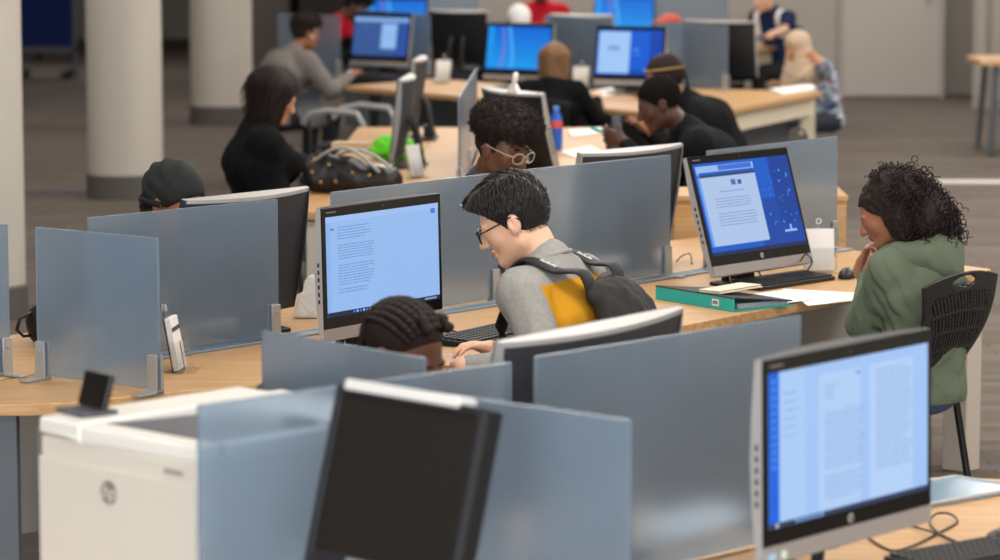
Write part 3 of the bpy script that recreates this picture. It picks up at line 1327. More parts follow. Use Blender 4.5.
# ------------------------------------------------------------------ furniture makers
ZD = .74           # desk height
ZG = 1.175         # top of the glass dividers


def divider(pa, pb, label, group='frosted glass desk dividers', clamps=(0.0, 1.0), z0=None, zt=ZG, foot=True, th=.010, csides=None):
    z0 = ZD + .012 if z0 is None else z0
    a, b = Vector((pa[0], pa[1], 0)), Vector((pb[0], pb[1], 0))
    L = (b - a).length
    d = (b - a) / L
    rz = math.atan2(d.y, d.x)
    root = empty('glass_divider', (a.x, a.y, ZD), rz, label, 'divider', group)
    mb = MB().box((L / 2, 0, (z0 + zt) / 2 - ZD), (L, th, zt - z0))
    mb.build('glass_pane', GLASS, root, bevel=.0015, bseg=1)
    for c in clamps:
        x = .018 + c * (L - .036)
        mb = MB()
        mb.box((x, -.010, .055), (.036, .008, .11))
        mb.box((x, .010, .055), (.036, .008, .11))
        mb.box((x, 0, .006), (.036, .028, .012))
        if foot:
            sg = -1 if c < .5 else 1
            mb.box((x, -.035, .004), (.036, .09, .006))
        for s_ in (-1, 1):
            mb.lathe([(.006, 0), (.006, .004)], 10, 0, Matrix.Translation((x, s_ * .0138, .085)) @ Matrix.Rotation(-s_ * PI / 2, 4, 'X'))
        mb.build('clamp', ALU, root, bevel=.002, bseg=1)
    return root


def desk(poly, label, legs, panels=(), trough=None, group='oak topped study desks', th=.034, leg_mat=None, panel_mat=None, edge_panels=()):
    cx = sum(p[0] for p in poly) / len(poly)
    cy = sum(p[1] for p in poly) / len(poly)
    root = empty('study_desk', (cx, cy, 0), 0, label, 'desk', group)
    loc = lambda p: (p[0] - cx, p[1] - cy)
    mb = MB().prism([loc(p) for p in poly], ZD - th, ZD)
    mb.build('worktop', WOOD, root, bevel=.004)
    for (x, y) in legs:
        x, y = loc((x, y))
        mb = MB()
        mb.box((x, y, (ZD - th) / 2 + .005), (.06, .05, ZD - th - .01))
        mb.box((x, y, .008), (.10, .08, .016))
        mb.build('leg', leg_mat or LEG_GREY, root, bevel=.004, bseg=1)
    for (pa, pb, z0, z1) in panels:
        a, b = loc(pa), loc(pb)
        A, B = Vector((a[0], a[1], 0)), Vector((b[0], b[1], 0))
        d = (B - A).normalized()
        M = Matrix.Translation(A) @ Matrix.Rotation(math.atan2(d.y, d.x), 4, 'Z')
        L = (B - A).length
        mb = MB().box((L / 2, 0, (z0 + z1) / 2), (L, .02, z1 - z0), 0, M)
        mb.build('modesty_panel', panel_mat or PANEL_W, root, bevel=.003, bseg=1)
    if trough is not None:
        a, b, off, wd = trough
        a, b = loc(a), loc(b)
        A, B = Vector((a[0], a[1], 0)), Vector((b[0], b[1], 0))
        d = (B - A).normalized()
        M = Matrix.Translation(A) @ Matrix.Rotation(math.atan2(d.y, d.x), 4, 'Z')
        L = (B - A).length
        mb = MB()
        mb.box((L / 2, off, ZD + .002), (L, wd, .006), 0, M)
        mb.box((L / 2, off - wd / 2 + .003, ZD + .003), (L, .006, .008), 1, M)
        mb.box((L / 2, off + wd / 2 - .003, ZD + .003), (L, .006, .008), 1, M)
        mb.build('cable_trough_cover', [TROUGH, SILVER_L], root)
    return root


# ---- screens -------------------------------------------------------------
_EM = {}


def em(r, g, b, k=1.0):
    key = (r, g, b, k)
    if key not in _EM:
        m = bpy.data.materials.new('screen_light')
        m.use_nodes = True
        p = m.node_tree.nodes['Principled BSDF']
        p.inputs['Base Color'].default_value = (.01, .01, .012, 1)
        p.inputs['Roughness'].default_value = .25
        p.inputs['Specular IOR Level'].default_value = .25
        p.inputs['Emission Color'].default_value = rgb(r, g, b)
        p.inputs['Emission Strength'].default_value = k
        _EM[key] = m
    return _EM[key]


def text_lines(x0, x1, y0, y1, n, seed, colr, ragged=.25, gaps=()):
    r = random.Random(seed)
    out = []
    st = (y1 - y0) / n
    for i in range(n):
        if i in gaps:
            continue
        x = x0
        end = x1 - (r.random() * ragged * (x1 - x0) if r.random() < .35 else r.random() * .03)
        while x < end - .004:
            wl = min(r.uniform(.012, .040), end - x)
            out.append((x, y0 + st * (i + .28), x + wl, y0 + st * (i + .62), colr))
            x += wl + .006
    return out


def scr_report():
    c = [(0, 0, 1, 1, (149, 186, 238)), (0, .945, 1, 1, (158, 192, 240)), (.0, 0, .035, .945, (140, 178, 236)), (.93, .90, .97, .95, (70, 120, 215)),
         (0, 0, 1, .045, (28, 40, 66))]
    for k in range(7):
        c.append((.22 + .028 * k, .012, .236 + .028 * k, .034, (150, 190, 240) if k % 2 else (60, 120, 220)))
    c.append((.86, .012, .97, .032, (120, 150, 190)))
    g = (112, 146, 200)
    c += text_lines(.10, .40, .76, .90, 5, 1, g)
    c += text_lines(.10, .43, .56, .72, 6, 2, g)
    c += text_lines(.10, .42, .30, .52, 8, 3, g)
    c += text_lines(.10, .36, .22, .28, 2, 4, g)
    c.append((.035, .86, .07, .885, (120, 130, 190)))
    return c


def scr_two_pages():
    c = [(0, 0, 1, 1, (162, 196, 244)), (0, 0, .062, 1, (0, 98, 222)), (0, 0, 1, .035, (40, 56, 90)), (.062, .035, .22, 1, (170, 203, 246)),
         (.30, .035, .56, .93, (176, 206, 246)), (.62, .035, .90, .93, (178, 208, 246))]
    for k in range(12):
        c.append((.018, .93 - k * .05, .044, .955 - k * .05, (70, 140, 236)))
    for k in range(6):
        c.append((.16 + .03 * k, .008, .178 + .03 * k, .028, (130, 180, 240)))
    c.append((.04, .005, .055, .03, (220, 225, 235)))
    g = (138, 167, 214)
    c += text_lines(.34, .42, .76, .86, 4, 5, g)
    c += text_lines(.46, .55, .68, .70, 1, 6, g)
    c += text_lines(.34, .59, .30, .68, 15, 7, g)
    c += text_lines(.34, .58, .10, .27, 7, 8, g)
    c += text_lines(.66, .90, .22, .90, 26, 9, g)
    c.append((.53, .89, .56, .905, (120, 140, 190)))
    for k in range(6):
        c += text_lines(.09, .19, .84 - k * .055, .87 - k * .055, 1, 20 + k, (140, 172, 220))
    return c


def scr_letter_on_blue():
    c = [(0, 0, 1, 1, (2, 88, 198)), (.55, .0, 1, .55, (2, 68, 164)), (.78, .25, 1, 1, (2, 60, 152)), (.02, .90, .62, .97, (150, 185, 235)), (.02, .845, .62, .872, (40, 62, 100)),
         (.02, .10, .62, .845, (172, 196, 232)), (.25, .91, .60, .965, (60, 110, 210)), (0, .0, 1, .04, (20, 40, 90)), (.02, .10, .045, .90, (110, 160, 230))]
    g = (132, 152, 196)
    c.append((.35, .74, .40, .80, (70, 110, 180)))
    c.append((.42, .74, .46, .79, (50, 90, 170)))
    c += text_lines(.22, .48, .66, .70, 1, 31, g)
    c += text_lines(.15, .52, .50, .62, 4, 32, g)
    c += text_lines(.15, .56, .30, .46, 5, 33, g, .5)
    r = random.Random(4)
    for k in range(26):
        x, y = r.uniform(.66, .96), r.uniform(.2, .9)
        s = r.uniform(.006, .018)
        c.append((x, y, x + s, y + s * 1.5, (60, 150, 235)))
    c.append((.80, .16, .93, .185, (150, 190, 240)))
    c.append((.86, .185, .88, .24, (140, 185, 240)))
    return c


def scr_desktop(k=0):
    c = []
    n = 14
    for i in range(n):
        t = i / (n - 1)
        c.append((0, i / n, 1, (i + 1) / n, (int(24 - 20 * t), int(156 - 52 * t), int(236 - 20 * t))))
    m = 18
    for i in range(m):
        t = i / m
        x = .16 + .10 * math.sin(t * 2.3 + .4)
        c.append((x, t, x + .035, t + 1 / m, (120, 120, 214)))
        x2 = .34 + .05 * math.sin(t * 2.8 + 1)
        c.append((x2, t, x2 + .05, t + 1 / m, (70, 170, 244)))
    c.append((0, 0, .10, 1, (20, 150, 236)))
    c.append((0, 0, 1, .035, (20, 70, 150)))
    return c


def scr_navy_app():
    c = [(0, 0, 1, 1, (56, 88, 150)), (0, .86, 1, .97, (130, 170, 228)), (0, .97, 1, 1, (40, 62, 110)), (.75, 0, 1, .86, (42, 80, 158)), (.51, .20, .79, .82, (140, 186, 238)),
         (.55, .30, .75, .34, (170, 190, 220)), (.57, .45, .73, .47, (180, 170, 190)), (.53, .70, .77, .74, (165, 200, 240)), (0, 0, 1, .03, (30, 50, 90)),
         (.15, .72, .26, .77, (70, 104, 160))]
    return c


def scr_split():
    c = [(0, 0, 1, 1, (6, 92, 212)), (.02, .03, .50, .97, (160, 200, 246)), (.16, .56, .34, .63, (100, 140, 206)), (.14, .46, .38, .475, (150, 186, 232)), (.56, .55, .63, .59, (110, 160, 230)),
         (.56, .44, .68, .47, (70, 130, 220)), (.50, .0, 1, .12, (4, 72, 182)), (.80, .3, 1, .97, (4, 66, 174))]
    return c


def aio(loc, face, w, label, screen=None, tilt=12.0, H=.395, zoff=.055, group='all in one computers on the desks', detail=2, back_mat=None, stick=False, side=None, top=None):
    """loc on the desk below the panel; face = direction the screen looks"""
    rz = math.atan2(face[1], face[0]) + PI / 2
    root = empty('all_in_one_computer', loc, rz, label, 'computer', group)
    T = Matrix.Translation((0, 0, zoff)) @ Matrix.Rotation(-rad(tilt), 4, 'X')
    # curved rear cover with a silver rim
    nx, nz = 14, 8
    mb = MB()
    vs, fs, ms = [], [], []

    def depth(u, v):
        g = .35 + .65 * min(1, v * 1.8)
        return .014 + .040 * (1 - u * u) * g
    for j in range(nz + 1):
        v = j / nz
        for i in range(nx + 1):
            u = -1 + 2 * i / nx
            vs.append((u * w / 2, depth(u, v), v * H))
    for j in range(nz):
        for i in range(nx):
            a = j * (nx + 1) + i
            fs.append((a, a + 1, a + nx + 2, a + nx + 1))
    mb.add(vs, fs, 0, T)
    mb.build('rear_cover', back_mat or BACKD, root, smooth=True)
    mb = MB()
    pl = [(-w / 2 + w * i / nx, depth(-1 + 2 * i / nx, 1) + .0015) for i in range(nx + 1)]
    topv = [(x, y, H) for x, y in pl] + [(x, 0, H) for x, y in pl]
    mb.add(topv, [(i, i + 1, nx + 2 + i, nx + 1 + i) for i in range(nx)], 0, T)
    topv = [(x, y, H - .012) for x, y in pl] + [(x, y, H) for x, y in pl]
    mb.add(topv, [(i, i + 1, nx + 2 + i, nx + 1 + i) for i in range(nx)], 0, T)
    pb = [(-w / 2 + w * i / nx, depth(-1 + 2 * i / nx, 0) + .0015) for i in range(nx + 1)]
    mb.add([(x, y, 0) for x, y in pb] + [(x, 0, 0) for x, y in pb], [(i, i + 1, nx + 2 + i, nx + 1 + i) for i in range(nx)], 0, T)
    for s in (-1, 1):
        x = s * w / 2
        # swelling side rail with the port strip
        prof = [(0, .010), (.25, .020), (.5, .024), (.75, .020), (1, .012)]
        v2 = []
        for t, dd in prof:
            v2 += [(x, -.001, t * H), (x, dd + .004, t * H), (x - s * .006, dd + .006, t * H)]
        f2 = []
        for i in range(len(prof) - 1):
            f2 += [(i * 3, i * 3 + 1, i * 3 + 4, i * 3 + 3), (i * 3 + 1, i * 3 + 2, i * 3 + 5, i * 3 + 4)]
        mb.add(v2, f2, 1, T)
    mb.build('silver_rim', [top or SILVER_L, side or SILVER], root, smooth=True, autos=30)
    ch = .037
    mb = MB().box((0, -.003, (H + ch) / 2), (w, .006, H - ch), 0, T)
    mb.build('bezel', GLOSSB, root, bevel=.002, bseg=1)
    mb = MB().box((0, -.003, ch / 2), (w, .008, ch), 0, T)
    chin = mb.build('chin', CHIN, root, bevel=.002, bseg=1)
    if stick:
        for k, (xx, ww) in enumerate(((-w / 2 + .024, .026), (-w / 2 + .064, .018))):
            mb = MB().box((xx, -.0076, ch * .42), (ww, .0008, .016), 0, T)
            mb.build('sticker', mat('sticker_%d' % k, (rgb(150, 190, 215), rgb(205, 215, 205))[k], .4), chin)
    sx, sb, stp = w / 2 - .015, ch + .034, H - .028
    if screen is not None:
        mb = MB()
        mats, ix = [], {}
        for n, (x0, y0, x1, y1, c) in enumerate(screen):
            if c not in ix:
                ix[c] = len(mats)
                mats.append(em(*c))
            lay = 0 if n == 0 else (1 if (x1 - x0) * (y1 - y0) > .02 else 2)
            y = -.0064 - .0003 * lay - .00001 * (n if lay == 1 else 0)
            X0, X1 = -sx + 2 * sx * x0, -sx + 2 * sx * x1
            Z0, Z1 = sb + (stp - sb) * y0, sb + (stp - sb) * y1
            mb.quad((X0, y, Z0), (X1, y, Z0), (X1, y, Z1), (X0, y, Z1), ix[c], T)
        o = mb.build('screen', mats, root)
    else:
        mb = MB().box((0, -.0062, (sb + stp) / 2), (2 * sx, .0006, stp - sb), 0, T)
        mb.build('screen', mat('screen_off', rgb(16, 16, 18), .1), root)
    if detail >= 2:
        # round maker's mark on the lower bezel
        mb = MB()
        R1 = Matrix.Translation((0, -.0064, ch + .016)) @ Matrix.Rotation(PI / 2, 4, 'X')
        mb.lathe([(.0095, 0), (.0095, .0006)], 24, 0, T @ R1)
        v, f = text_mesh('hp', .016, .0003, .25)
        mb.add(v, f, 1, T @ R1 @ Matrix.Translation((0, .0005, .0010)))
        mb.build('logo', [SILVER_L, GLOSSB], root)
        mb = MB()
        mb.lathe([(.0035, 0), (.0035, .0006)], 12, 0, T @ Matrix.Translation((0, -.0062, H - .014)) @ Matrix.Rotation(PI / 2, 4, 'X'))
        mb.build('webcam', mat('lens', rgb(70, 66, 62), .15), root)
        mb = MB()
        for k in range(8):
            mb.box((-w / 2 + .022 + k * .0058, -.0062, H - .0145), (.0042, .0006, .0045), 0, T)
        mb.build('model_mark', mat('mark_grey', rgb(120, 112, 106), .5), root)
        mb = MB()
        for k in range(6):
            mb.box((-w / 2 - .0005, .012, H * (.30 + .055 * k)), (.002, .006, .012), 0, T)
        mb.build('side_ports', BLACK, root)
    # stand: base plate and leaning leg
    mb = MB()
    mb.prism([(-.13, -.07), (.13, -.07), (.15, .02), (.12, .15), (-.12, .15), (-.15, .02)], 0, .014)
    mb.build('stand_base', BLACK, root, bevel=.005)
    top = T @ Vector((0, .040, .20))
    mb = MB()
    for s in (-1, 1):
        mb.tube([(s * .055, .13, .012), (s * .055, .12, .05), (s * .050, top.y + .035, top.z - .05), (s * .050, top.y, top.z)], .014, 8)
    mb.box((0, .095, .05), (.10, .03, .06))
    mb.build('stand_leg', BLACK, root, smooth=True, autos=40)
    return root


def aio_top(pl, pr, label, toward=True, screen=None, zt=1.20, tilt=12., w=None, H=.395, zoff=.055, anchor='c', **k):
    """the panel's top corners as seen; toward: screen faces the viewer"""
    a, b = at(pl[0], pl[1], zt), at(pr[0], pr[1], zt)
    d = (b - a)
    d.z = 0
    L = d.length
    d = d / L
    n = Vector((d.y, -d.x, 0))
    if n.y > 0:
        n = -n
    face = n if toward else -n
    if w is None:
        w = min(max(L, .54), .70)
    c = (a + b) / 2
    c = c + face * math.sin(rad(tilt)) * H
    # keep the height asked for
    return aio((c.x, c.y, ZD), face, w, label, screen, tilt, H, zt - ZD - H * math.cos(rad(tilt)) if False else zoff, **k)


def keyboard(c, ang, label, w=.43, d=.145, group='black computer keyboards'):
    root = empty('keyboard', (c[0], c[1], ZD), ang, label, 'keyboard', group)
    mb = MB()
    M = Matrix.Rotation(rad(3), 4, 'X')
    mb.box((0, 0, .011), (w, d, .016), 0, M)
    mb.build('case', BLACK, root, bevel=.004)
    mb = MB()
    for r in range(6):
        y = -d / 2 + .016 + r * (d - .03) / 5
        n = 20
        x = -w / 2 + .012
        while x < w / 2 - .014:
            kw = .0175
            if r == 0 and abs(x + .06) < .006:
                kw = .11
            mb.box((x + kw / 2 - .001, y, .0215), (kw - .003, .0155, .007), 0, M)
            x += kw + .0012
    mb.build('keys', mat('key_black', rgb(36, 36, 38), .5), root)
    return root


def mouse(c, ang, label, m=None):
    root = empty('computer_mouse', (c[0], c[1], ZD), ang, label, 'mouse', 'computer mice')
    S = Sdf((-.05, -.08, -.01), (.05, .08, .05), .004)
    S.put(ell((0, 0, .004), (.031, .057, .034)), .01)
    S.cut(lambda P: .001 - P[..., 2])
    V, F = S.mesh()
    np_obj('shell', V, F, m or BLACK, root)
    mb = MB()
    mb.lathe([(.007, -.003), (.0075, 0), (.007, .003)], 12, 0, Matrix.Translation((0, .033, .029)) @ Matrix.Rotation(PI / 2, 4, 'Y'))
    mb.build('scroll_wheel', LEG_GREY, root, smooth=True)
    return root


def leaflet_holder(c, ang, label, lab2, group=None, band=False):
    root = empty('leaflet_holder', (c[0], c[1], ZD), ang, label, 'leaflet holder', group)
    mb = MB()
    T = Matrix.Translation((0, .02, .002)) @ Matrix.Rotation(-rad(10), 4, 'X')
    mb.box((0, .0, .0), (.12, .085, .004))
    mb.box((0, .0, .08), (.115, .003, .16), 0, T)
    pts = [(-.038, .16), (-.036, .192), (-.020, .208), (.020, .208), (.036, .192), (.038, .16)]
    mb.add([(x, -.0015, z) for x, z in pts] + [(x, .0015, z) for x, z in pts], [tuple(range(6)), tuple(range(11, 5, -1))] + [(i, (i + 1) % 6, 6 + (i + 1) % 6, 6 + i) for i in range(6)], 0, T)
    mb.box((0, -.036, .045), (.115, .003, .085), 0, T)
    for s in (-1, 1):
        mb.box((s * .0575, -.018, .045), (.003, .036, .085), 0, T)
    mb.build('stand_body', ACRYL, root)
    mb = MB()
    pts = [(.009 * math.cos(2 * PI * k / 16), 0, .184 + .009 * math.sin(2 * PI * k / 16)) for k in range(17)]
    mb.tube(pts, .0022, 6, 0, T, cap=False)
    mb.build('hanging_ring', mat('ring_white', rgb(225, 225, 222), .3), root, smooth=True)
    lf = empty('leaflet_stack', (c[0], c[1], ZD), ang, lab2, 'leaflets', None)
    mb = MB()
    for k in range(6):
        mb.box((.001 * math.sin(k * 2.1), -.004 - .0026 * k, .080), (.104, .0020, .152 - .001 * (k % 3)), 0, T)
    mb.build('leaflet_sheets', WHITEP, lf)
    if band:
        mb = MB()
        mb.box((0, -.0192, .122), (.104, .0012, .012), 0, T)
        mb.build('printed_band', INK, lf)
    return root


def chair(loc, heading, label, back=None, slots=True, group='black plastic chairs', seatc=None, zb=.86, arms=False, hole=True, zlow=.56):
    """heading (degrees) = direction the sitter faces"""
    back = back or BLACK
    root = empty('chair', (loc[0], loc[1], 0), rad(heading) - PI / 2, label, 'chair', group)
    # curved perforated backrest: a grid with openings
    nu, nv = 84, 52
    wv = .45

    def P(u, v):
        x = (u - .5) * wv * (.82 + .24 * v)
        y = -.235 + .28 * (x * x) - .11 * v - .03 * math.sin(v * PI)
        z = zlow + v * (zb - zlow) + .03 * (1 - (2 * u - 1) ** 2) * v
        return (x, y, z)
    mb = MB()
    def snap(u, v):
        a, b = (u - .5) / .17, (v - .91) / .055
        e = a * a + b * b
        if hole and .45 < e < 1.7:
            k = 1 / math.sqrt(e)
            return .5 + a * k * .17, .91 + b * k * .055
        return u, v
    vs = [P(*snap(i / nu, j / nv)) for j in range(nv + 1) for i in range(nu + 1)]
    fs = []
    for j in range(nv):
        for i in range(nu):
            u, v = (i + .5) / nu, (j + .5) / nv
            if slots and .08 < u < .92 and .16 < v < .80 and ((u * 22 + v * 7) % 1) < .42 and ((v * 5) % 1) > .12:
                continue
            if hole and ((u - .5) / .17) ** 2 + ((v - .91) / .055) ** 2 < 1:
                continue
            a = j * (nu + 1) + i
            fs.append((a, a + 1, a + nu + 2, a + nu + 1))
    mb.add(vs, fs)
    o = mb.build('backrest', back, root, smooth=True, solid=.009)
    S = Sdf((-.27, -.27, .40), (.27, .27, .52), .009)
    S.put(ell((0, 0, .452), (.23, .225, .022)), .02)
    S.put(cone((-.15, .12, .45), (.15, .12, .45), .016, .016), .02)
    V, F = S.mesh()
    np_obj('seat', V, F, seatc or back, root)
    for sx in (-1, 1):
        mb = MB().tube([(sx * .19, .17, .445), (sx * .215, .22, .02), (sx * .215, .222, .0)], .0125, 8)
        mb.build('leg', back, root, smooth=True, autos=50)
        mb = MB().tube([(sx * .165, -.235, zlow + .10), (sx * .185, -.215, zlow), (sx * .205, -.20, .44), (sx * .225, -.27, .02), (sx * .225, -.272, .0)], .0125, 8)
        mb.build('leg', back, root, smooth=True, autos=50)
    mb = MB()
    mb.tube([(-.20, -.195, .44), (-.19, .17, .44)], .011, 8)
    mb.tube([(.20, -.195, .44), (.19, .17, .44)], .011, 8)
    mb.tube([(-.20, -.14, .44), (.20, -.14, .44)], .011, 8)
    mb.build('seat_frame', back, root, smooth=True, autos=50)
    if arms:
        for sx in (-1, 1):
            mb = MB().tube([(sx * .24, .16, .45), (sx * .265, .19, .60), (sx * .27, .15, .675), (sx * .27, -.05, .69), (sx * .265, -.18, .665), (sx * .24, -.24, .60)], .020, 8, flat=.7)
            mb.build('armrest', SILVER, root, smooth=True, autos=50)
    return root
# ------------------------------------------------------------------ layout frames
def V2(p):
    return Vector((p[0], p[1], 0))


def flat(p):
    return Vector((p.x, p.y, 0))


MS0, MS1 = flat(at(88, 217.5, ZG)), flat(at(837, 136, ZG))
MU = (MS1 - MS0).normalized()
MV = Vector((MU.y, -MU.x, 0))
ML = (MS1 - MS0).length
mid = lambda u, v: tuple((MS0 + MU * u + MV * v)[:2])
FS0, FS1 = flat(at(198, 405, ZG)), flat(at(800, 315, ZG))
FU = (FS1 - FS0).normalized()
FV = Vector((FU.y, -FU.x, 0))
FL = (FS1 - FS0).length
fro = lambda u, v: tuple((FS0 + FU * u + FV * v)[:2])
MANG = math.atan2(MU.y, MU.x)
FANG = math.atan2(FU.y, FU.x)

# ------------------------------------------------------------------ desks
near = [xy(-70, 401, ZD), xy(-10, 404, ZD), xy(30, 404, ZD), xy(70, 402, ZD), xy(485, 361, ZD), xy(684, 325, ZD), xy(797, 303, ZD), xy(991, 269, ZD)]
lg1 = V2(xy(11, 404, ZD)) + Vector((-.02, .06, 0))
endc = V2(near[-1])
desk([mid(-.75, .012)] + near + [mid(ML + .02, .012)],
     'long oak desk where the backpack wearer and the person in the green hoodie sit',
     [tuple(lg1[:2]), mid(1.2, .50), mid(2.5, .50), mid(ML - .05, .10)],
     [(tuple((lg1 + Vector((.07, .10, 0)))[:2]), mid(.55, .20), .05, .66), (mid(.9, .12), mid(ML, .12), .10, .66)],
     (mid(-.10, 0), mid(ML, 0), -.045, .075), panel_mat=mat('panel_grey', rgb(150, 147, 140), .6))
# broad end gable of that desk
root = bpy.data.objects[[o.name for o in COL.objects if o.name.startswith('study_desk')][-1]]
e0 = endc - V2(root.location) + (-MV) * .05 - MU * .05
mb = MB()
M = Matrix.Translation((e0.x, e0.y, 0)) @ Matrix.Rotation(MANG, 4, 'Z')
mb.box((-.02, .02, .345), (.10, .10, .69), 0, M)
mb.build('end_post', mat('post_beige', rgb(188, 176, 163), .6), root, bevel=.004)
desk([mid(-.75, -.012), mid(ML + .02, -.012), mid(ML + .02, -.66), mid(-.75, -.66)],
     'oak desk beyond the long frosted partition, where the person with the afro sits',
     [mid(-.5, -.60), mid(1.2, -.60), mid(2.5, -.60), mid(ML - .1, -.60)], [(mid(-.6, -.12), mid(ML, -.12), .25, .66)])
ZD = .66
desk([fro(-.15, .012), fro(FL, .012), xy(826, 475, ZD), xy(1060, 480, ZD), fro(FL + .30, .95), fro(FL, .85), fro(-.15, .85)],
     'oak desk in the near corner carrying the computer with two pages of text',
     [fro(.0, .75), fro(FL + .15, .80), xy(1045, 492, ZD)], [(fro(0, .12), fro(FL, .12), .25, .66)])
desk([fro(-.15, -.012), fro(FL, -.012), fro(FL, -.75), fro(-.15, -.75)],
     'oak desk under the white printer behind the nearest frosted panels',
     [fro(-.08, -.68), fro(.8, -.68), fro(FL - .1, -.68)], [(fro(-.1, -.12), fro(FL, -.12), .25, .66)])
ZD = .74
# row three, running away from the viewer
r3a, r3b = flat(at(459, 97, ZG)), flat(at(474, 72, ZG))
r3d = (r3b - r3a).normalized()
r3s = lambda t: tuple((r3a + r3d * t)[:2])
r3p = Vector((r3d.y, -r3d.x, 0))
r3 = lambda t, s: tuple((r3a + r3d * t + r3p * s)[:2])
NL = V2(xy(292, 212, ZD))
desk([tuple(NL[:2]), r3(-.95, -.012), r3(3.9, -.012), r3(3.9, -.74)],
     'oak desk with the black studded bag and the bright green pouch',
     [tuple((NL + Vector((.08, .1, 0)))[:2]), r3(3.8, -.66)], [(tuple((NL + Vector((.06, .03, 0)))[:2]), r3(-.9, -.05), .40, .70)],
     panel_mat=PANEL_W)
desk([r3(-.95, .012), r3(-.95, .68), r3(3.9, .68), r3(3.9, .012)],
     'oak desk with the blue drink bottle and loose papers',
     [r3(-.85, .60), r3(3.8, .60)], [(r3(-.9, .1), r3(-.9, .6), .25, .66)])
# row four, bent in the middle
q0, q1, q2 = V2(xy(345, 86, ZD)), V2(xy(696, 116, ZD)), V2(xy(822, 91.5, ZD))
qd = (q1 - q0).normalized()
qn = Vector((-qd.y, qd.x, 0))
q4 = lambda t, s: tuple((q0 + qd * t + qn * s)[:2])
QL = (q1 - q0).length
desk([q4(0, 0), q4(QL, 0), q4(QL - 1.40, 1.0), q4(-.3, 1.0)], 'distant oak desk under the navy and bright blue screens',
     [q4(.1, .1), q4(QL / 2, .1), q4(QL - .35, .1)], [(q4(.05, .45), q4(QL - .8, .45), .06, .68)], panel_mat=PANEL_D)
gb = V2(xy(750, 83, ZD))
g0 = q1 + Vector((.01, .012, 0))
gd = (q2 - g0).normalized()
gn = Vector((-gd.y, gd.x, 0))
o = desk([tuple(g0[:2]), tuple(q2[:2]), tuple((q2 + gn * 1.0)[:2]), tuple((g0 + gn * 1.0 + gd * 1.45)[:2])], 'distant oak desk with a white front rail where the person in the beige headscarf writes',
         [tuple((g0 + gn * .6 + gd * .2)[:2])],
         [(tuple((g0 + gn * .05)[:2]), tuple((q2 + gn * .05 - gd * .1)[:2]), .585, .705)], panel_mat=mat('rail_cream', rgb(216, 204, 180), .6))
mb = MB()
ol = V2(o.location)
pp = q2 - ol - gd * .07 + gn * .08
mb.box((pp.x, pp.y, .35), (.10, .08, .70))
mb.build('leg', mat('rail_cream', rgb(216, 204, 180), .6), o, bevel=.004)
a, b = g0 - ol + gn * .20, q2 - ol - gd * .15 + gn * .20
A = Matrix.Translation(a) @ Matrix.Rotation(math.atan2((b - a).y, (b - a).x), 4, 'Z')
mb = MB().box(((b - a).length / 2, 0, .32), ((b - a).length, .02, .52), 0, A)
mb.build('back_panel', PANEL_D, o)
# row five
s0, s1 = V2(xy(742, 52, ZD)), V2(xy(790, 44, ZD))
sd_ = (s1 - s0).normalized()
sn = Vector((-sd_.y, sd_.x, 0))
desk([tuple((s0 - sd_ * .6)[:2]), tuple(s1[:2]), tuple((s1 + sn * .7)[:2]), tuple((s0 - sd_ * .6 + sn * .7)[:2])],
     'furthest oak desk in front of the person in the navy and white shirt', [tuple((s1 + sn * .1 - sd_ * .1)[:2]), tuple((s1 + sn * .6 - sd_ * .1)[:2])],
     [(tuple((s0 - sd_ * .5 + sn * .06)[:2]), tuple((s1 + sn * .06)[:2]), .56, .70)], panel_mat=mat('rail_cream', rgb(216, 204, 180), .6))
t0, t1 = V2(xy(330, 49, ZD)), V2(xy(690, 52, ZD))
desk([tuple(t0[:2]), tuple(t1[:2]), tuple((t1 + Vector((0, .9, 0)))[:2]), tuple((t0 + Vector((0, .9, 0)))[:2])],
     'furthest oak desk hidden behind the row of blue screens', [tuple((t0 + Vector((.2, .4, 0)))[:2]), tuple((t1 + Vector((-.2, .4, 0)))[:2])],
     [(tuple((t0 + Vector((.1, .4, 0)))[:2]), tuple((t1 + Vector((-.1, .4, 0)))[:2]), .06, .68)], panel_mat=PANEL_D)

# small table by the wall at the right
tb = V2(xy(977, 60, .74))
root = empty('side_table', (tb.x + .5, tb.y + .2, 0), 0, 'small oak table on dark legs by the pale blind', 'table')
mb = MB().box((0, 0, .725), (1.0, .8, .04))
mb.build('tabletop', WOOD, root, bevel=.004)
for sx in (-1, 1):
    for sy in (-1, 1):
        mb = MB()
        mb.tube([(sx * .36, sy * .3, .70), (sx * .40, sy * .34, .03)], .025, 8)
        mb.ball((sx * .40, sy * .34, .028), .028, 10)
        mb.build('leg', LEG_GREY, root, smooth=True, autos=50)

# low oak cabinet behind the right computer
c0, c1 = at(668, 187, .90), at(847, 196, .90)
root = empty('low_cabinet', ((c0.x + c1.x) / 2, c1.y + .19, 0), 0, 'low oak cabinet behind the computer with the blue desktop', 'cabinet')
wc = c1.x - c0.x
mb = MB()
mb.box((0, 0, .045), (wc - .06, .30, .09))
mb.box((0, 0, .48), (wc, .36, .80))
mb.build('carcass', WOOD, root, bevel=.003)
mb = MB().box((0, 0, .89), (wc + .01, .38, .022))
mb.build('top_board', WOOD, root, bevel=.003)
for s in (-1, 1):
    mb = MB().box((s * wc / 4, -.19, .48), (wc / 2 - .01, .018, .76))
    d_ = mb.build('door', WOOD, root, bevel=.003)
    mb = MB().box((s * .05, -.206, .55), (.012, .02, .12))
    mb.build('handle', STEEL, d_, bevel=.003)

ZD = .66
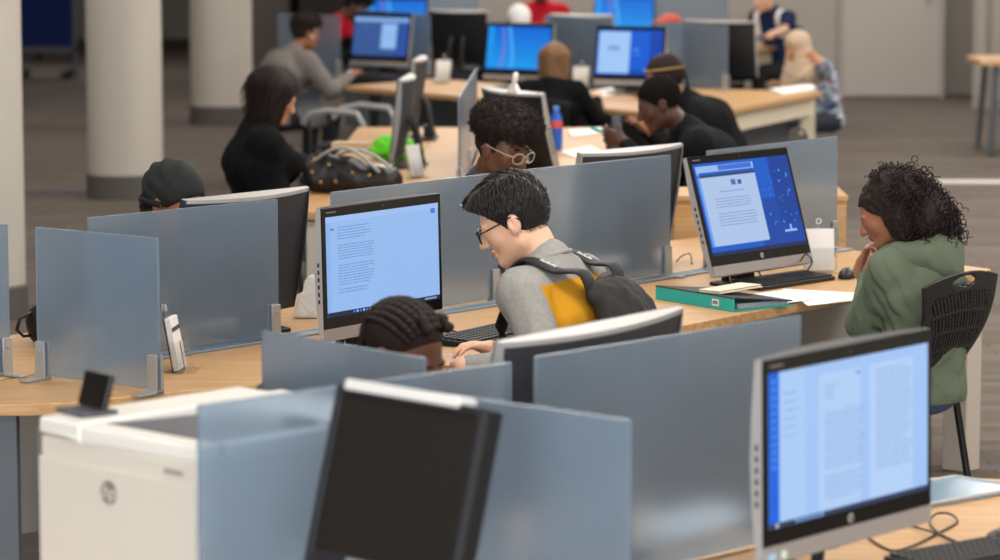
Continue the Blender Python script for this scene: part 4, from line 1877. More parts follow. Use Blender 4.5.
# flat framed glass lid at the end of the nearest spine
pts = [xy(860, 520, ZD), xy(1003, 495, ZD), xy(1003, 488, ZD), xy(955, 480, ZD), xy(880, 492, ZD)]
cx, cy = sum(p[0] for p in pts) / 5, sum(p[1] for p in pts) / 5
root = empty('cable_hatch', (cx, cy, ZD), 0, 'flat blue glass hatch with white rim let into the near desk', 'hatch')
lp = [(p[0] - cx, p[1] - cy) for p in pts]
mb = MB().prism(lp, .001, .010)
mb.build('glass_lid', TROUGH, root)
mb = MB()
for i in range(5):
    a, b = lp[i], lp[(i + 1) % 5]
    mb.tube([(a[0], a[1], .010), (b[0], b[1], .010)], .004, 6)
mb.build('white_rim', SILVER_L, root)

# ------------------------------------------------------------------ dividers
ZD = .74
G2 = 'frosted glass desk dividers'
pz = lambda x, y: xy(x, y, ZG)
divider(pz(-170, 244), pz(7, 224), 'frosted divider cut off by the left photo edge', G2, (1,))
divider(pz(36, 227), pz(158, 238), 'upright frosted divider with the small black bag at its left edge', G2)
divider(pz(88, 217.5), pz(277, 199), 'frosted divider behind the leaflet holder, in front of the person in the black durag', G2)
divider(pz(331, 192), pz(497, 172.5), 'frosted divider directly behind the computer showing the grey report', G2)
divider(pz(508, 171), pz(670, 155), 'frosted divider behind the backpack wearer, reaching to the right-hand computers', G2)
divider(pz(707, 151), pz(837, 136), 'frosted divider behind the computer with the blue desktop', G2)
ZD = .66
divider(pz(198, 405), pz(360, 382.5), 'nearest frosted divider in front of the white printer', G2)
divider(pz(366, 382), pz(510, 362), 'frosted divider just below the braided person, left of the large grey monitor back', G2)
divider(pz(535, 356.5), pz(800, 315), 'wide frosted divider in front of the large grey monitor back', G2)
divider(pz(372, 384), pz(630, 420), 'frosted divider beside the switched-off black monitor, with its bright lower half', G2)
divider(pz(263, 330), pz(425, 358), 'frosted divider hiding the chin of the braided person', G2)
ZD = .74
divider(r3s(0.0), r3s(1.05), 'edge-on blue divider left of the person with the afro', G2)
divider(r3s(1.15), r3s(2.25), 'edge-on blue divider further back behind the first edge-on one', G2)
divider(pz(278, 13), pz(340, 15), 'small distant divider behind the person in the grey sweater', G2)
divider(pz(357, 9), pz(430, 15), 'distant divider behind the navy screen', G2)
divider(pz(545, 15), pz(612, 19), 'distant divider between the bright blue screen and the split white and blue screen', G2)
divider(pz(668, 23), pz(728, 26), 'distant divider right of the split white and blue screen', G2)
divider(pz(655, -2), pz(728, -3), 'furthest divider above the red cap at the top', G2)
divider(pz(402, -3), pz(478, -4), 'furthest divider above the black monitor back at the top', G2)

# ------------------------------------------------------------------ computers
CG = 'all in one computers on the desks'
aio_top((320, 207.5), (438.7, 192), 'computer with a pale blue page of grey text left of the backpack wearer', True, scr_report(), tilt=1.5, zt=1.20, zoff=.062, top=BACKD)
aio_top((682.5, 157), (789, 146), 'computer showing a white letter window on a blue desktop, before the green hoodie', True, scr_letter_on_blue(), tilt=17, zt=1.205, w=.575, H=.425)
ZD = .66
aio_top((759, 360), (931, 327), 'nearest computer showing two pages of text at lower right', True, scr_two_pages(), tilt=1.0, zt=1.22, w=.60, H=.41, zoff=.148, stick=True, top=BACKD)
aio_top((490, 337), (683, 300), 'large curved grey monitor back right of the braided person', False, None, tilt=10, zt=1.20, w=.70, zoff=.14)
ZD = .74
aio_top((181, 194), (306, 181), 'curved grey monitor back right of the person in the black durag', False, None, tilt=10, zt=1.20, side=BACKD)
aio_top((578, 148), (680, 138.5), 'grey monitor back in front of the person in the black shirt holding a pen', False, None, tilt=10, zt=1.20)


def aio_at(px, py, face, w, label, screen=None, zt=1.18, tilt=10, toward=True, **k):
    c = at(px, py, zt)
    f = Vector((face[0], face[1], 0)).normalized()
    c = c + f * math.sin(rad(tilt)) * .395
    return aio((c.x, c.y, ZD), f, w, label, screen, tilt, **k)


aio_at(404, 78, (-1, .07), .56, 'thin edge-on computer nearer of two beside the green pouch', scr_desktop(), detail=1, tilt=6, side=mat('rim_grey', rgb(128, 128, 130), .45))
aio_at(417, 59, (-1, .07), .56, 'thin edge-on computer further of two behind the green pouch', scr_desktop(), detail=1, tilt=6, side=mat('rim_grey', rgb(128, 128, 130), .45))
aio_at(514, 90, (.87, .49), .57, 'black-backed computer with a white clip on top, behind the afro', None, tilt=12, back_mat=BLACK)
aio_at(383.5, 10.5, (-.55, -.83), .52, 'distant computer with a navy screen before the grey sweater', scr_navy_app(), detail=1, zt=1.20)
aio_at(458.5, 8, (.45, .9), .50, 'distant black monitor back with a silver frame', None, detail=1, back_mat=BLACK, zt=1.20)
aio_at(521, 20.5, (-.50, -.86), .52, 'distant computer with a plain bright blue screen below the white cap', scr_desktop(), detail=1, zt=1.20)
aio_at(582, 12, (.45, .9), .50, 'distant silver-topped monitor back between two blue screens', None, detail=1, zt=1.20)
aio_at(632, 24, (-.42, -.9), .50, 'distant computer with a screen half white half blue', scr_split(), detail=1, zt=1.20)
aio_at(720, 18, (.35, .93), .52, 'distant monitor back with a white top edge near the red cap', None, detail=1, back_mat=BLACK, zt=1.20)
aio_at(625, -7, (-.30, -.95), .54, 'furthest bright blue screen cut off by the photo top above the half white screen', scr_desktop(), detail=1, zt=1.20)
aio_at(398, -5, (-.30, -.95), .54, 'furthest pale blue screen cut off by the photo top left of the white cap', scr_desktop(), detail=1, zt=1.20)

ZD = .66
# switched-off monitor in the foreground
kl, kr = at(340, 384, 1.235), at(488, 408.5, 1.235)
kd = flat(kr - kl)
kw = kd.length
kd.normalize()
kn = Vector((kd.y, -kd.x, 0))
if kn.y > 0:
    kn = -kn
kt, kh = 15.0, .335
kc = flat(kl + kr) / 2 + kn * math.sin(rad(kt)) * kh
root = empty('flat_monitor', (kc.x, kc.y, ZD), math.atan2(kn.y, kn.x) + PI / 2, 'tilted switched-off black monitor with a silver strip on its top edge', 'monitor')
T = Matrix.Translation((0, 0, 1.235 - ZD - kh * math.cos(rad(kt)))) @ Matrix.Rotation(-rad(kt), 4, 'X')
mb = MB().box((0, .022, kh / 2), (kw, .044, kh), 0, T)
mb.build('housing', BLACK, root, bevel=.006)
mb = MB()
mb.box((-kw / 2 + .008, -.003, kh / 2), (.016, .010, kh), 0, T)
mb.box((kw / 2 - .008, -.003, kh / 2), (.016, .010, kh), 0, T)
mb.box((0, -.003, kh - .008), (kw - .03, .010, .016), 0, T)
mb.box((0, -.003, .016), (kw - .03, .010, .032), 0, T)
bz = mb.build('bezel', mat('bezel_black', rgb(34, 34, 38), .35), root, bevel=.002, bseg=1)
mb = MB().box((0, .000, kh / 2 + .008), (kw - .032, .004, kh - .048), 0, T)
mb.build('screen', mat('screen_dead', rgb(26, 23, 20), .35), root)
mb = MB().box((-.02, .012, kh + .002), (kw - .085, .044, .020), 0, T)
mb.build('top_strip', mat('strip_silver', rgb(214, 212, 208), .4), root, bevel=.003)
mb = MB().box((-.03, -.0085, .022), (.10, .001, .014), 0, T)
mb.build('sticker', mat('sticker_pale', rgb(130, 140, 145), .5), root)
mb = MB().prism([(-.10, -.06), (.10, -.06), (.10, .10), (-.10, .10)], 0, .012)
mb.build('stand_base', BLACK, root, bevel=.004)
mb = MB().tube([(0, .06, .01), (0, .07, .10), tuple(T @ Vector((0, .045, .12)))], .022, 10)
mb.build('stand_neck', BLACK, root, smooth=True, autos=50)

# ------------------------------------------------------------------ printer
zp = 1.09
fl, fr, bl = at(38, 416, zp), at(197, 445, zp), at(222, 383, zp)
pd = flat(fr - fl)
pw = pd.length
pd.normalize()
pn = Vector((-pd.y, pd.x, 0))          # towards the back
pdep = flat(bl - fl).dot(pn)
pc = flat(fl) + pd * pw / 2 + pn * pdep / 2
root = empty('printer', (pc.x, pc.y, ZD), math.atan2(pd.y, pd.x), 'white laser printer with a small black control panel', 'printer')
PW = mat('printer_white', rgb(226, 222, 214), .45)
PW2 = mat('printer_cream', rgb(208, 200, 188), .5)
PG = mat('printer_grey', rgb(74, 76, 84), .5)
hp_ = zp - ZD
hx, hy = pw / 2, pdep / 2
mb = MB().box((0, 0, hp_ / 2 - .016), (pw - .002, pdep - .002, hp_ - .036))
mb.build('body', PW2, root, bevel=.012, bseg=3)
mb = MB()                                                    # top shell around the output well
mb.box((-hx + .065, 0, hp_ - .018), (.13, pdep, .036))
mb.box((.065, hy - .10, hp_ - .014), (pw - .13, .20, .044))
mb.box((.065, -hy + .03, hp_ - .020), (pw - .13, .06, .032))
mb.box((hx - .015, -.05, hp_ - .021), (.03, pdep - .25, .030))
mb.build('top_cover', PW, root, bevel=.008, bseg=3)
mb = MB()
x0, x1 = -hx + .13, hx - .03
mb.add([(x0, -hy + .06, hp_ - .008), (x1, -hy + .06, hp_ - .008), (x1, hy - .20, hp_ - .020), (x0, hy - .20, hp_ - .020), (x1, hy - .2005, hp_ + .006), (x1 - .10, hy - .2005, hp_ + .006), (x1 - .10, hy - .2005, hp_ - .020)],
       [(0, 1, 2, 3), (6, 2, 4, 5)])
mb.build('output_tray', PG, root)
mb = MB().box((0, -hy - .002, hp_ * .46), (pw - .012, .008, hp_ * .72))
fp = mb.build('front_door', PW2, root, bevel=.004)
mb = MB().box((0, -hy - .003, .050), (pw - .012, .010, .085))
tr_ = mb.build('paper_tray', PW2, root, bevel=.004)
mb = MB().box((-.10, -hy - .009, .105), (.06, .003, .006))
mb.build('tray_mark', mat('mark_soft', rgb(160, 150, 140), .5), tr_)
mb = MB()
R1 = Matrix.Translation((-0.015, -hy - .0062, hp_ * .71)) @ Matrix.Rotation(PI / 2, 4, 'X')
mb.lathe([(.024, 0), (.024, .001)], 32, 0, R1)
v, f = text_mesh('hp', .042, .0004, .25)
mb.add(v, f, 1, R1 @ Matrix.Translation((0, .001, .0016)))
mb.build('logo', [mat('logo_grey', rgb(128, 122, 114), .4), PW2], root)
mb = MB()
for k in range(5):
    mb.box((hx - .085 + k * .011, -hy - .0065, hp_ - .060), (.008, .001, .010))
mb.build('model_mark', mat('mark_soft', rgb(160, 150, 140), .5), root)
_cp = flat(at(87, 413, zp)) - pc
T = Matrix.Translation((_cp.dot(pd), _cp.dot(pn), hp_ + .001)) @ Matrix.Rotation(rad(-8), 4, 'Z')
mb = MB().box((0, 0, .004), (.105, .085, .008), 0, T)
cp = mb.build('control_base', PG, root, bevel=.003)
T2 = T @ Matrix.Translation((.0, .012, .008)) @ Matrix.Rotation(-rad(16), 4, 'X')
mb = MB().box((0, 0, .037), (.100, .012, .070), 0, T2)
mb.build('control_screen', GLOSSB, root, bevel=.003)
mb = MB()
for k in range(4):
    mb.box((.10 + .02 * k, hy - .12, hp_ + .0065), (.014, .02, .001))
mb.build('top_symbols', mat('mark_soft', rgb(160, 150, 140), .5), root)

# ------------------------------------------------------------------ small things on the desks
ZD = .74
kb = at(474, 340, ZD)
keyboard((kb.x + .05, kb.y + .03), MANG + rad(8), 'black keyboard under the hand of the backpack wearer')
kb = at(782, 284, ZD)
keyboard((kb.x, kb.y), MANG - rad(3), 'black keyboard before the computer with the blue desktop')
ZD = .66
kb = at(965, 556, ZD)
keyboard((kb.x + .02, kb.y - .03), FANG - rad(8), 'black keyboard at the lower right corner of the photo')
ZD = .74
kb = at(388, 80, ZD)
keyboard((kb.x + .05, kb.y), rad(-40), 'distant keyboard below the navy screen')
p = at(847, 278, ZD)
mouse((p.x, p.y), MANG - rad(70), 'black mouse on the desk beside the green hoodie')
ZD = .66
p = at(993, 546, ZD)
mouse((p.x + .01, p.y), FANG - rad(60), 'black mouse beside the keyboard at the lower right corner')
ZD = .74
p = at(351, 75, ZD)
mouse((p.x, p.y), rad(30), 'white mouse under the hand of the person in the grey sweater', mat('mouse_white', rgb(228, 226, 222), .4))

p = at(184, 371, ZD)
leaflet_holder((p.x, p.y), rad(84), 'clear leaflet holder standing before the frosted divider at left', 'white leaflets with a grey band in the holder at left', band=True)
p = at(820, 273, ZD)
leaflet_holder((p.x, p.y), MANG - rad(48), 'clear leaflet holder beside the computer with the blue desktop', 'white leaflets in the holder beside the blue desktop')
p = at(419, 178, ZD)
leaflet_holder((p.x, p.y), rad(60), 'leaflet holder beside the thin edge-on computers', 'white leaflets beside the thin edge-on computers')
p = at(442, 83, ZD)
leaflet_holder((p.x, p.y), rad(-20), 'distant leaflet holder before the black monitor back with silver frame', 'distant white leaflets before the black monitor back with silver frame')
p = at(580, 90, ZD)
leaflet_holder((p.x, p.y), rad(-15), 'distant leaflet holder right of the brown-haired person', 'distant white leaflets right of the brown-haired person')


def sheet(poly, label, z=ZD + .002, m=None, name='paper_sheet', grp=None, n=1, lift=None):
    P = [at(x, y, z) for x, y in poly]
    cx = sum(p.x for p in P) / len(P)
    cy = sum(p.y for p in P) / len(P)
    root = empty(name, (cx, cy, z), 0, label, 'paper', grp)
    mb = MB().prism([(p.x - cx, p.y - cy) for p in P], 0, .0014 * n)
    mb.build('page', m or WHITEP, root)
    return root


sheet([(738, 296), (786, 290), (812, 300), (770, 305)], 'white sheet overlapping the teal binder', grp=None, z=ZD + .006)
sheet([(782, 289), (858, 293), (852, 301), (808, 306)], 'white sheet of paper before the green hoodie', z=ZD + .002)
sheet([(560, 152), (590, 146), (600, 150), (575, 158)], 'loose sheet right of the blue drink bottle', n=3)
sheet([(568, 132), (600, 129), (604, 134), (572, 138)], 'open notebook under the hand with the teal pen', n=8)
sheet([(590, 92), (612, 88), (618, 93), (596, 99)], 'white page under the hand of the brown-haired person', n=4)
sheet([(770, 90), (812, 85), (816, 90), (782, 95)], 'white papers under the hands of the person in the beige headscarf', n=8)
ZD = .66
sheet([(640, 520), (725, 500), (745, 520), (660, 545)], 'white paper behind the wide frosted divider, on the desk of the braided person', n=3, z=.662)
ZD = .74
# crumpled tissue behind the left computer
p = at(307, 318, ZD)
root = empty('crumpled_paper', (p.x, p.y, ZD), 0, 'crumpled white paper standing behind the computer with the report', 'paper')
S = Sdf((-.1, -.1, -.02), (.1, .1, .16), .005)
S.put(cone((0, 0, .015), (.02, .0, .11), .045, .028, (0, 1, 0), .45), .02)
S.disp(lambda Q: .012 * np.abs(vnoise(Q, 60, 1)) - .004)
S.cut(lambda Q: .001 - Q[..., 2])
V_, F_ = S.mesh()
np_obj('crumple', V_, F_, WHITEP, root, smooth=False)

# teal ring binder
p0 = at(655, 299, ZD)
p1 = at(733, 312, ZD)
d_ = flat(p1 - p0)
root = empty('ring_binder', (p1.x, p1.y, ZD), math.atan2(d_.y, d_.x), 'teal ring binder lying on the desk edge', 'binder')
TEAL = mat('binder_teal', rgb(38, 172, 168), .45)
L_ = d_.length
DB = .26
mb = MB()
mb.box((-L_ / 2, .004, .022), (L_, .006, .044))
mb.build('spine', TEAL, root, bevel=.002)
mb = MB().box((-L_ / 2, DB / 2, .003), (L_, DB, .005))
mb.build('cover', TEAL, root, bevel=.001, bseg=1)
Mx = Matrix.Translation((0, 0, .042)) @ Matrix.Rotation(-rad(6), 4, 'X')
mb = MB().box((-L_ / 2, DB / 2, .003), (L_, DB, .005), 0, Mx)
mb.build('cover', mat('binder_cover', rgb(52, 50, 50), .5), root, bevel=.001, bseg=1)
mb = MB()
for k in range(5):
    mb.box((-L_ / 2, DB / 2 + .01, .008 + k * .0032), (L_ - .02, DB - .04, .0016), 0)
mb.build('pages', mat('binder_pages', rgb(188, 200, 206), .8), root)
mb = MB().box((-L_ * .22, -.0002, .022), (.034, .001, .022))
lb = mb.build('spine_label', WHITEP, root)
mb = MB()
for k in range(3):
    mb.box((-L_ * .22 - .009 + k * .009, -.0012, .022), (.006, .001, .012))
mb.build('label_print', INK, lb)
# cream folder on the binder
p = at(731, 289, ZD + .050)
root = empty('paper_folder', (p.x, p.y, ZD + .047), MANG, 'cream paper folder lying on the teal binder', 'folder')
mb = MB()
mb.box((0, 0, .003), (.24, .09, .004))
mb.box((0, .004, .009), (.24, .085, .003))
mb.build('folder_leaves', mat('cream', rgb(226, 214, 188), .7), root, bevel=.001, bseg=1)


# cables
def cable(pts, label, r=.0028, m=None):
    P = [at(x, y, z) for x, y, z in pts]
    # smooth through the points
    Q = []
    n = len(P)
    for i in range(n - 1):
        a, b, c, d = P[max(i - 1, 0)], P[i], P[i + 1], P[min(i + 2, n - 1)]
        for k in range(8):
            t = k / 8
            Q.append(.5 * ((2 * b) + (c - a) * t + (2 * a - 5 * b + 4 * c - d) * t * t + (3 * b - a - 3 * c + d) * t ** 3))
    Q.append(P[-1])
    mb = MB().tube([tuple(q) for q in Q], r, 6)
    o = mb.build('cable', m or BLACK, smooth=True)
    tag(o, label, 'cable')
    return o


z = .664
cable([(864, 535, z), (890, 550, z), (912, 546, z), (940, 532, z), (957, 522, z), (950, 514, z + .01), (936, 514, z + .01), (930, 524, z), (944, 536, z), (965, 545, z), (990, 552, z)],
      'black cable looping on the near desk beside the computer')
cable([(905, 524, z), (935, 533, z + .006), (965, 545, z), (985, 549, z)], 'thin black cable crossing the looped one on the near desk')
cable([(820, 556, z + .01), (818, 545, z + .05), (822, 560, z)], 'short black cable hanging under the nearest computer')
z = .744
cable([(760, 274, z), (757, 266, z + .05), (762, 276, z), (785, 282, z)], 'black cable under the computer with the blue desktop')
cable([(800, 262, z + .06), (806, 254, z + .10), (812, 262, z + .08), (806, 272, z)], 'looped wire beside the right leaflet holder')
cable([(676, 262, z), (682, 256, z + .02), (690, 254, z + .02), (692, 264, z)], 'coiled wire at the foot of the divider left of the blue desktop')
cable([(447, 330, z), (457, 332, z + .004), (464, 336, z)], 'keyboard wire left of the backpack wearer')

# drinks bottle
p = at(556, 150, ZD)
root = empty('drink_bottle', (p.x, p.y, ZD), 0, 'blue plastic drink bottle with a red and blue label', 'bottle')
mb = MB().lathe([(.030, 0), (.034, .006), (.034, .06), (.031, .07)], 24)
mb.build('bottle_base', mat('bottle_blue', rgb(30, 92, 190), .2), root, smooth=True, autos=40)
mb = MB().lathe([(.0345, .062), (.035, .07), (.035, .115), (.0345, .12)], 24)
mb.build('label_band', mat('label_blue', rgb(40, 84, 180), .35), root, smooth=True, autos=40)
mb = MB().lathe([(.0352, .118), (.0354, .125), (.034, .150), (.030, .160)], 24)
mb.build('label_red', mat('label_red', rgb(205, 74, 66), .35), root, smooth=True, autos=40)
mb = MB().lathe([(.032, .155), (.030, .175), (.016, .200), (.0145, .212)], 24)
mb.build('shoulder', mat('bottle_blue', rgb(30, 92, 190), .2), root, smooth=True, autos=40)
mb = MB().lathe([(.0165, .208), (.017, .212), (.017, .228), (.015, .231)], 20)
mb.build('cap', mat('cap_blue', rgb(70, 130, 205), .4), root, smooth=True, autos=40)

# white clip on the black-backed computer
p = at(514, 92, 1.19)
root = empty('desk_clip', (p.x, p.y + .0, 1.183), rad(-60), 'white clip standing on top of the black-backed computer', 'clip')
mb = MB()
mb.add([(-.055, -.012, 0), (.055, -.012, 0), (.055, .012, 0), (-.055, .012, 0), (-.02, -.008, .045), (.02, -.008, .045), (.02, .008, .045), (-.02, .008, .045)],
       [(0, 1, 2, 3), (4, 5, 6, 7), (0, 1, 5, 4), (2, 3, 7, 6), (1, 2, 6, 5), (3, 0, 4, 7)])
mb.build('clip_jaw', WHITEP, root, bevel=.004)
mb = MB().tube([(0, 0, .04), (.012, 0, .075), (.020, 0, .095)], [.012, .013, .009], 8)
mb.build('clip_lever', WHITEP, root, smooth=True)

# bag with studs, straps, things poking out of it
p = at(345, 193, ZD)
root = empty('handbag', (p.x, p.y, ZD), rad(-14), 'black studded leather bag with grey straps on the desk', 'bag')
LEA = mat('leather_black', rgb(26, 25, 26), .4, bump=.1, bscale=80)
S = Sdf((-.25, -.2, -.02), (.32, .2, .3), .008)
S.put(cone((-.12, 0, .07), (.20, .0, .06), .075, .065, (0, 1, 0), 1.1), .03)
S.put(cone((-.13, 0, .12), (.02, .0, .12), .06, .05), .04)
S.disp(lambda Q: .007 * vnoise(Q, 32, 1))
S.cut(lambda Q: .002 - Q[..., 2])
V_, F_ = S.mesh()
np_obj('bag_body', V_, F_, LEA, root)
mb = MB()
GOLD = mat('gold_stud', rgb(176, 142, 84), .35, .6)
for (x, z_) in ((-.12, .16), (-.05, .135), (-.13, .10), (-.09, .055), (-.02, .06), (.06, .10), (.14, .09)):
    mb = MB().ball((x, -.082, z_), (.009, .006, .009), 8)
    mb.build('stud', GOLD, root, smooth=True)
GS = mat('strap_grey', rgb(150, 146, 142), .5)
for k, (dx, hgt) in enumerate(((0, .20), (.05, .17))):
    pts = [(-.16 + dx + .34 * t, -.05 + .07 * k, .12 + hgt * .5 * math.sin(PI * t) - .02 * t) for t in np.linspace(0, 1, 14)]
    mb = MB().tube(pts, .016, 8, flat=.5)
    mb.build('strap', GS, root, smooth=True)
p = at(352, 148, ZD + .15)
root = empty('notebook', (p.x, p.y, ZD + .15), rad(-10), 'beige notebook lying on the black studded bag', 'notebook')
mb = MB().box((0, 0, .012), (.18, .10, .022))
mb.build('pages', mat('beige_pages', rgb(214, 192, 158), .7), root, bevel=.003)
mb = MB().box((0, 0, .026), (.185, .105, .004))
mb.build('cover', mat('beige_cover', rgb(196, 170, 132), .6), root, bevel=.001)
p = at(396, 160, ZD)
root = empty('pouch', (p.x, p.y, ZD), rad(-15), 'bright green pouch on the desk behind the thin computer', 'pouch')
S = Sdf((-.16, -.13, -.02), (.16, .13, .14), .007)
S.put(ell((0, 0, .045), (.15, .085, .050)), .02)
S.put(ell((-.05, .01, .080), (.055, .05, .045)), .03)
S.put(ell((.06, .01, .070), (.060, .05, .040)), .03)
S.disp(lambda Q: .014 * vnoise(Q, 44, 2))
S.cut(lambda Q: .002 - Q[..., 2])
V_, F_ = S.mesh()
np_obj('pouch_body', V_, F_, mat('lime_cloth', rgb(96, 214, 22), .6), root)
mb = MB().tube([(-.10, -.02, .075), (0, -.02, .098), (.09, -.01, .092)], .005, 6)
mb.build('zip', mat('zip_dark', rgb(60, 110, 30), .5), root, smooth=True)
p = at(380, 162, ZD + .06)
root = empty('paper_roll', (p.x, p.y - .05, ZD + .0), rad(8), 'white rolled paper leaning on the green pouch', 'paper')
mb = MB()
mb.tube([(-.13, -.05, .029), (.05, -.05, .029)], .028, 14)
mb.build('roll', WHITEP, root, smooth=True, autos=50)

# small black bag at the left edge
p = at(33, 345, ZD)
root = empty('small_bag', (p.x + .02, p.y + .03, ZD), rad(30), 'small black bag peeking out behind the upright divider', 'bag')
S = Sdf((-.12, -.1, -.02), (.14, .12, .18), .006)
S.put(ell((.02, 0, .060), (.065, .05, .075)), .02)
S.put(ell((.02, -.035, .045), (.045, .025, .045)), .02)
S.disp(lambda Q: .004 * vnoise(Q, 60, 2))
S.cut(lambda Q: .002 - Q[..., 2])
V_, F_ = S.mesh()
np_obj('bag_body', V_, F_, LEA, root)
mb = MB().tube([(-.035, -.01, .10), (-.075, -.02, .085), (-.085, -.02, .05), (-.065, -.02, .03), (-.04, -.02, .03)], .008, 8, flat=.6)
mb.build('strap', LEA, root, smooth=True)

# blue pin board standing far off between the columns
p0, p1 = at(14, 78, 0), at(77, 78, 0)
root = empty('pin_board', ((p0.x + p1.x) / 2, p0.y, 0), 0, 'dark blue pin board on a stand between the two left columns', 'board')
wb_ = p1.x - p0.x
mb = MB().box((0, 0, 1.20), (wb_ - .06, .03, 1.74))
mb.build('board_face', mat('board_blue', rgb(10, 34, 92), .9), root)
mb = MB()
for s in (-1, 1):
    mb.box((s * (wb_ / 2 - .015), 0, 1.06), (.05, .045, 2.12))
mb.box((0, 0, 2.09), (wb_, .045, .05))
mb.box((0, 0, .31), (wb_, .045, .06))
mb.build('frame', mat('frame_grey', rgb(86, 86, 92), .5), root, bevel=.004)
for s in (-1, 1):
    mb = MB().box((s * (wb_ / 2 - .10), 0, .04), (.08, .55, .08))
    mb.build('foot', BLACK, root, bevel=.01)
p0 = at(45, 66, 0)
root = empty('stool', (p0.x, p0.y + .8, 0), 0, 'dark low stool under the dark blue pin board', 'stool')
mb = MB().box((0, 0, .33), (.55, .35, .08))
mb.build('seat', mat('stool_brown', rgb(74, 44, 30), .6), root, bevel=.02)
for sx in (-1, 1):
    mb = MB().box((sx * .2, 0, .15), (.05, .28, .30))
    mb.build('leg', BLACK, root)
# ------------------------------------------------------------------ the people
SK_L = mat('skin_light', rgb(226, 178, 148), .5, bump=.02, bscale=250)
SK_M = mat('skin_tan', rgb(196, 140, 104), .5)
SK_B = mat('skin_brown', rgb(150, 98, 70), .48)
SK_D = mat('skin_dark', rgb(104, 68, 52), .45)
SK_DD = mat('skin_deep', rgb(78, 52, 42), .42)
LIP_L = mat('lip_pink', rgb(190, 110, 100), .4)
LIP_D = mat('lip_dark', rgb(110, 62, 54), .4)
H_BK = mat('hair_black', rgb(22, 19, 18), .5, spec=.3)
H_BZ = mat('hair_cropped', rgb(22, 19, 18), .95, spec=.1, bump=.6, bscale=300)
H_BB = mat('hair_brownblack', rgb(38, 27, 24), .65, spec=.25)
H_BR = mat('hair_brown', rgb(124, 92, 62), .5, spec=.3)
H_DB = mat('hair_dark_brown', rgb(30, 21, 20), .62, spec=.2)
TR_N = mat('trousers_navy', rgb(38, 42, 54), .9)
TR_K = mat('trousers_black', rgb(26, 26, 28), .9)
TR_J = mat('jeans_blue', rgb(74, 92, 122), .9, bump=.1, bscale=300)
CL = lambda n, r, g, b: mat('cloth_' + n, rgb(r, g, b), .92, bump=.12, bscale=220, sheen=.0, spec=.12)
GREY, MUST, BLK, OLIVE = CL('grey', 150, 148, 142), CL('mustard', 206, 148, 38), CL('black', 20, 21, 22), CL('sage', 101, 111, 92)
heather = mat('cloth_heather', rgb(152, 150, 146), .95, bump=.2, bscale=260, var=.22, vscale=70)

up = (0, 0, 1)
dn_ = (0, 0, -1)
sub3 = lambda a, b: tuple((Vector(a) - Vector(b)).normalized())

# -- the person with the backpack
w_l, f_l = at(466, 366, .795), at(449, 344, .775)
w_r = at(500, 352, .80)


def man_fn(fc, I):
    q = fc - I['chest']
    back = q @ I['fwd']
    hgt = q @ I['d3']
    m = (back < -.02) & (hgt < .105) & (np.abs(fc[:, 0]) < .205)
    return m.astype(int)


r, I = person('person in a grey and mustard top with glasses and a black backpack, facing left', (513, 219), 1.180, 150,
              hands=(w_l, w_r), yaw=24, pitch=27, roll=0, hunch=.54, s=1.0, skin=SK_L, hair_mat=H_BK, shirt=[heather, MUST], shirt_fn=man_fn,
              trousers=TR_N, hair=lambda m, d, rs: hair_side_part(mat('hair_combed', rgb(30, 26, 24), .34, spec=.5), d, rs), res=.006, lipmat=LIP_L, curls=(.55, .5), hdirs=(sub3(f_l, w_l), None), shoulder=.19, loose=.016)
head_glasses(I, mat('glasses_black', rgb(14, 14, 15), .3), mat('lens_clear', (1, 1, 1, 1), .02, trans=1, ior=1.03))
# collar of the top
MAN = I
mb = MB()
nb, sbd, fw = I['nb'], I['d3'], I['fwd']
pts = []
for k in range(25):
    a = 2 * PI * k / 24
    c = nb + sbd * .018 + np.array([1., 0, 0]) * .070 * math.sin(a) + fw * (.072 * math.cos(a) + .006) - sbd * .035 * max(0, math.cos(a))
    pts.append(tuple(c))
mb.tube(pts, .007, 8, cap=False)
mb.build('collar', heather, r, smooth=True)

chair((r.location.x, r.location.y), 150, 'black chair under the person with the backpack', None, True, zb=.70)
# -- the backpack he wears
bp = empty('backpack', r.location, r.rotation_euler.z, 'black backpack with wide shoulder straps worn over the grey and mustard top', 'backpack')
NY = mat('nylon_black', rgb(25, 24, 24), .62, bump=.12, bscale=160)
NY2 = mat('nylon_charcoal', rgb(34, 33, 31), .75, bump=.15, bscale=200)
ch, sh_ = I['chest'], I['sh']
X_ = np.array([1., 0, 0])
lo = ch - np.array([.35, .5, .5])
hi = ch + np.array([.35, .35, .45])
S = Sdf(lo, hi, .008)
R_ = np.stack([X_, fw, sbd], axis=1)
S.put(ell(ch - fw * .185 - sbd * .095, (.150, .062, .165), R_), .03)
S.put(ell(ch - fw * .205 - sbd * .17, (.135, .070, .105), R_), .03)
S.put(ell(ch - fw * .150 + sbd * .035, (.120, .035, .045), R_), .03)
S.disp(lambda Q: .006 * vnoise(Q @ WR, 30, 2) + .003 * vnoise(Q, 70, 1))
V_, F_ = S.mesh()
np_obj('bag_body', V_, F_, NY2, bp)
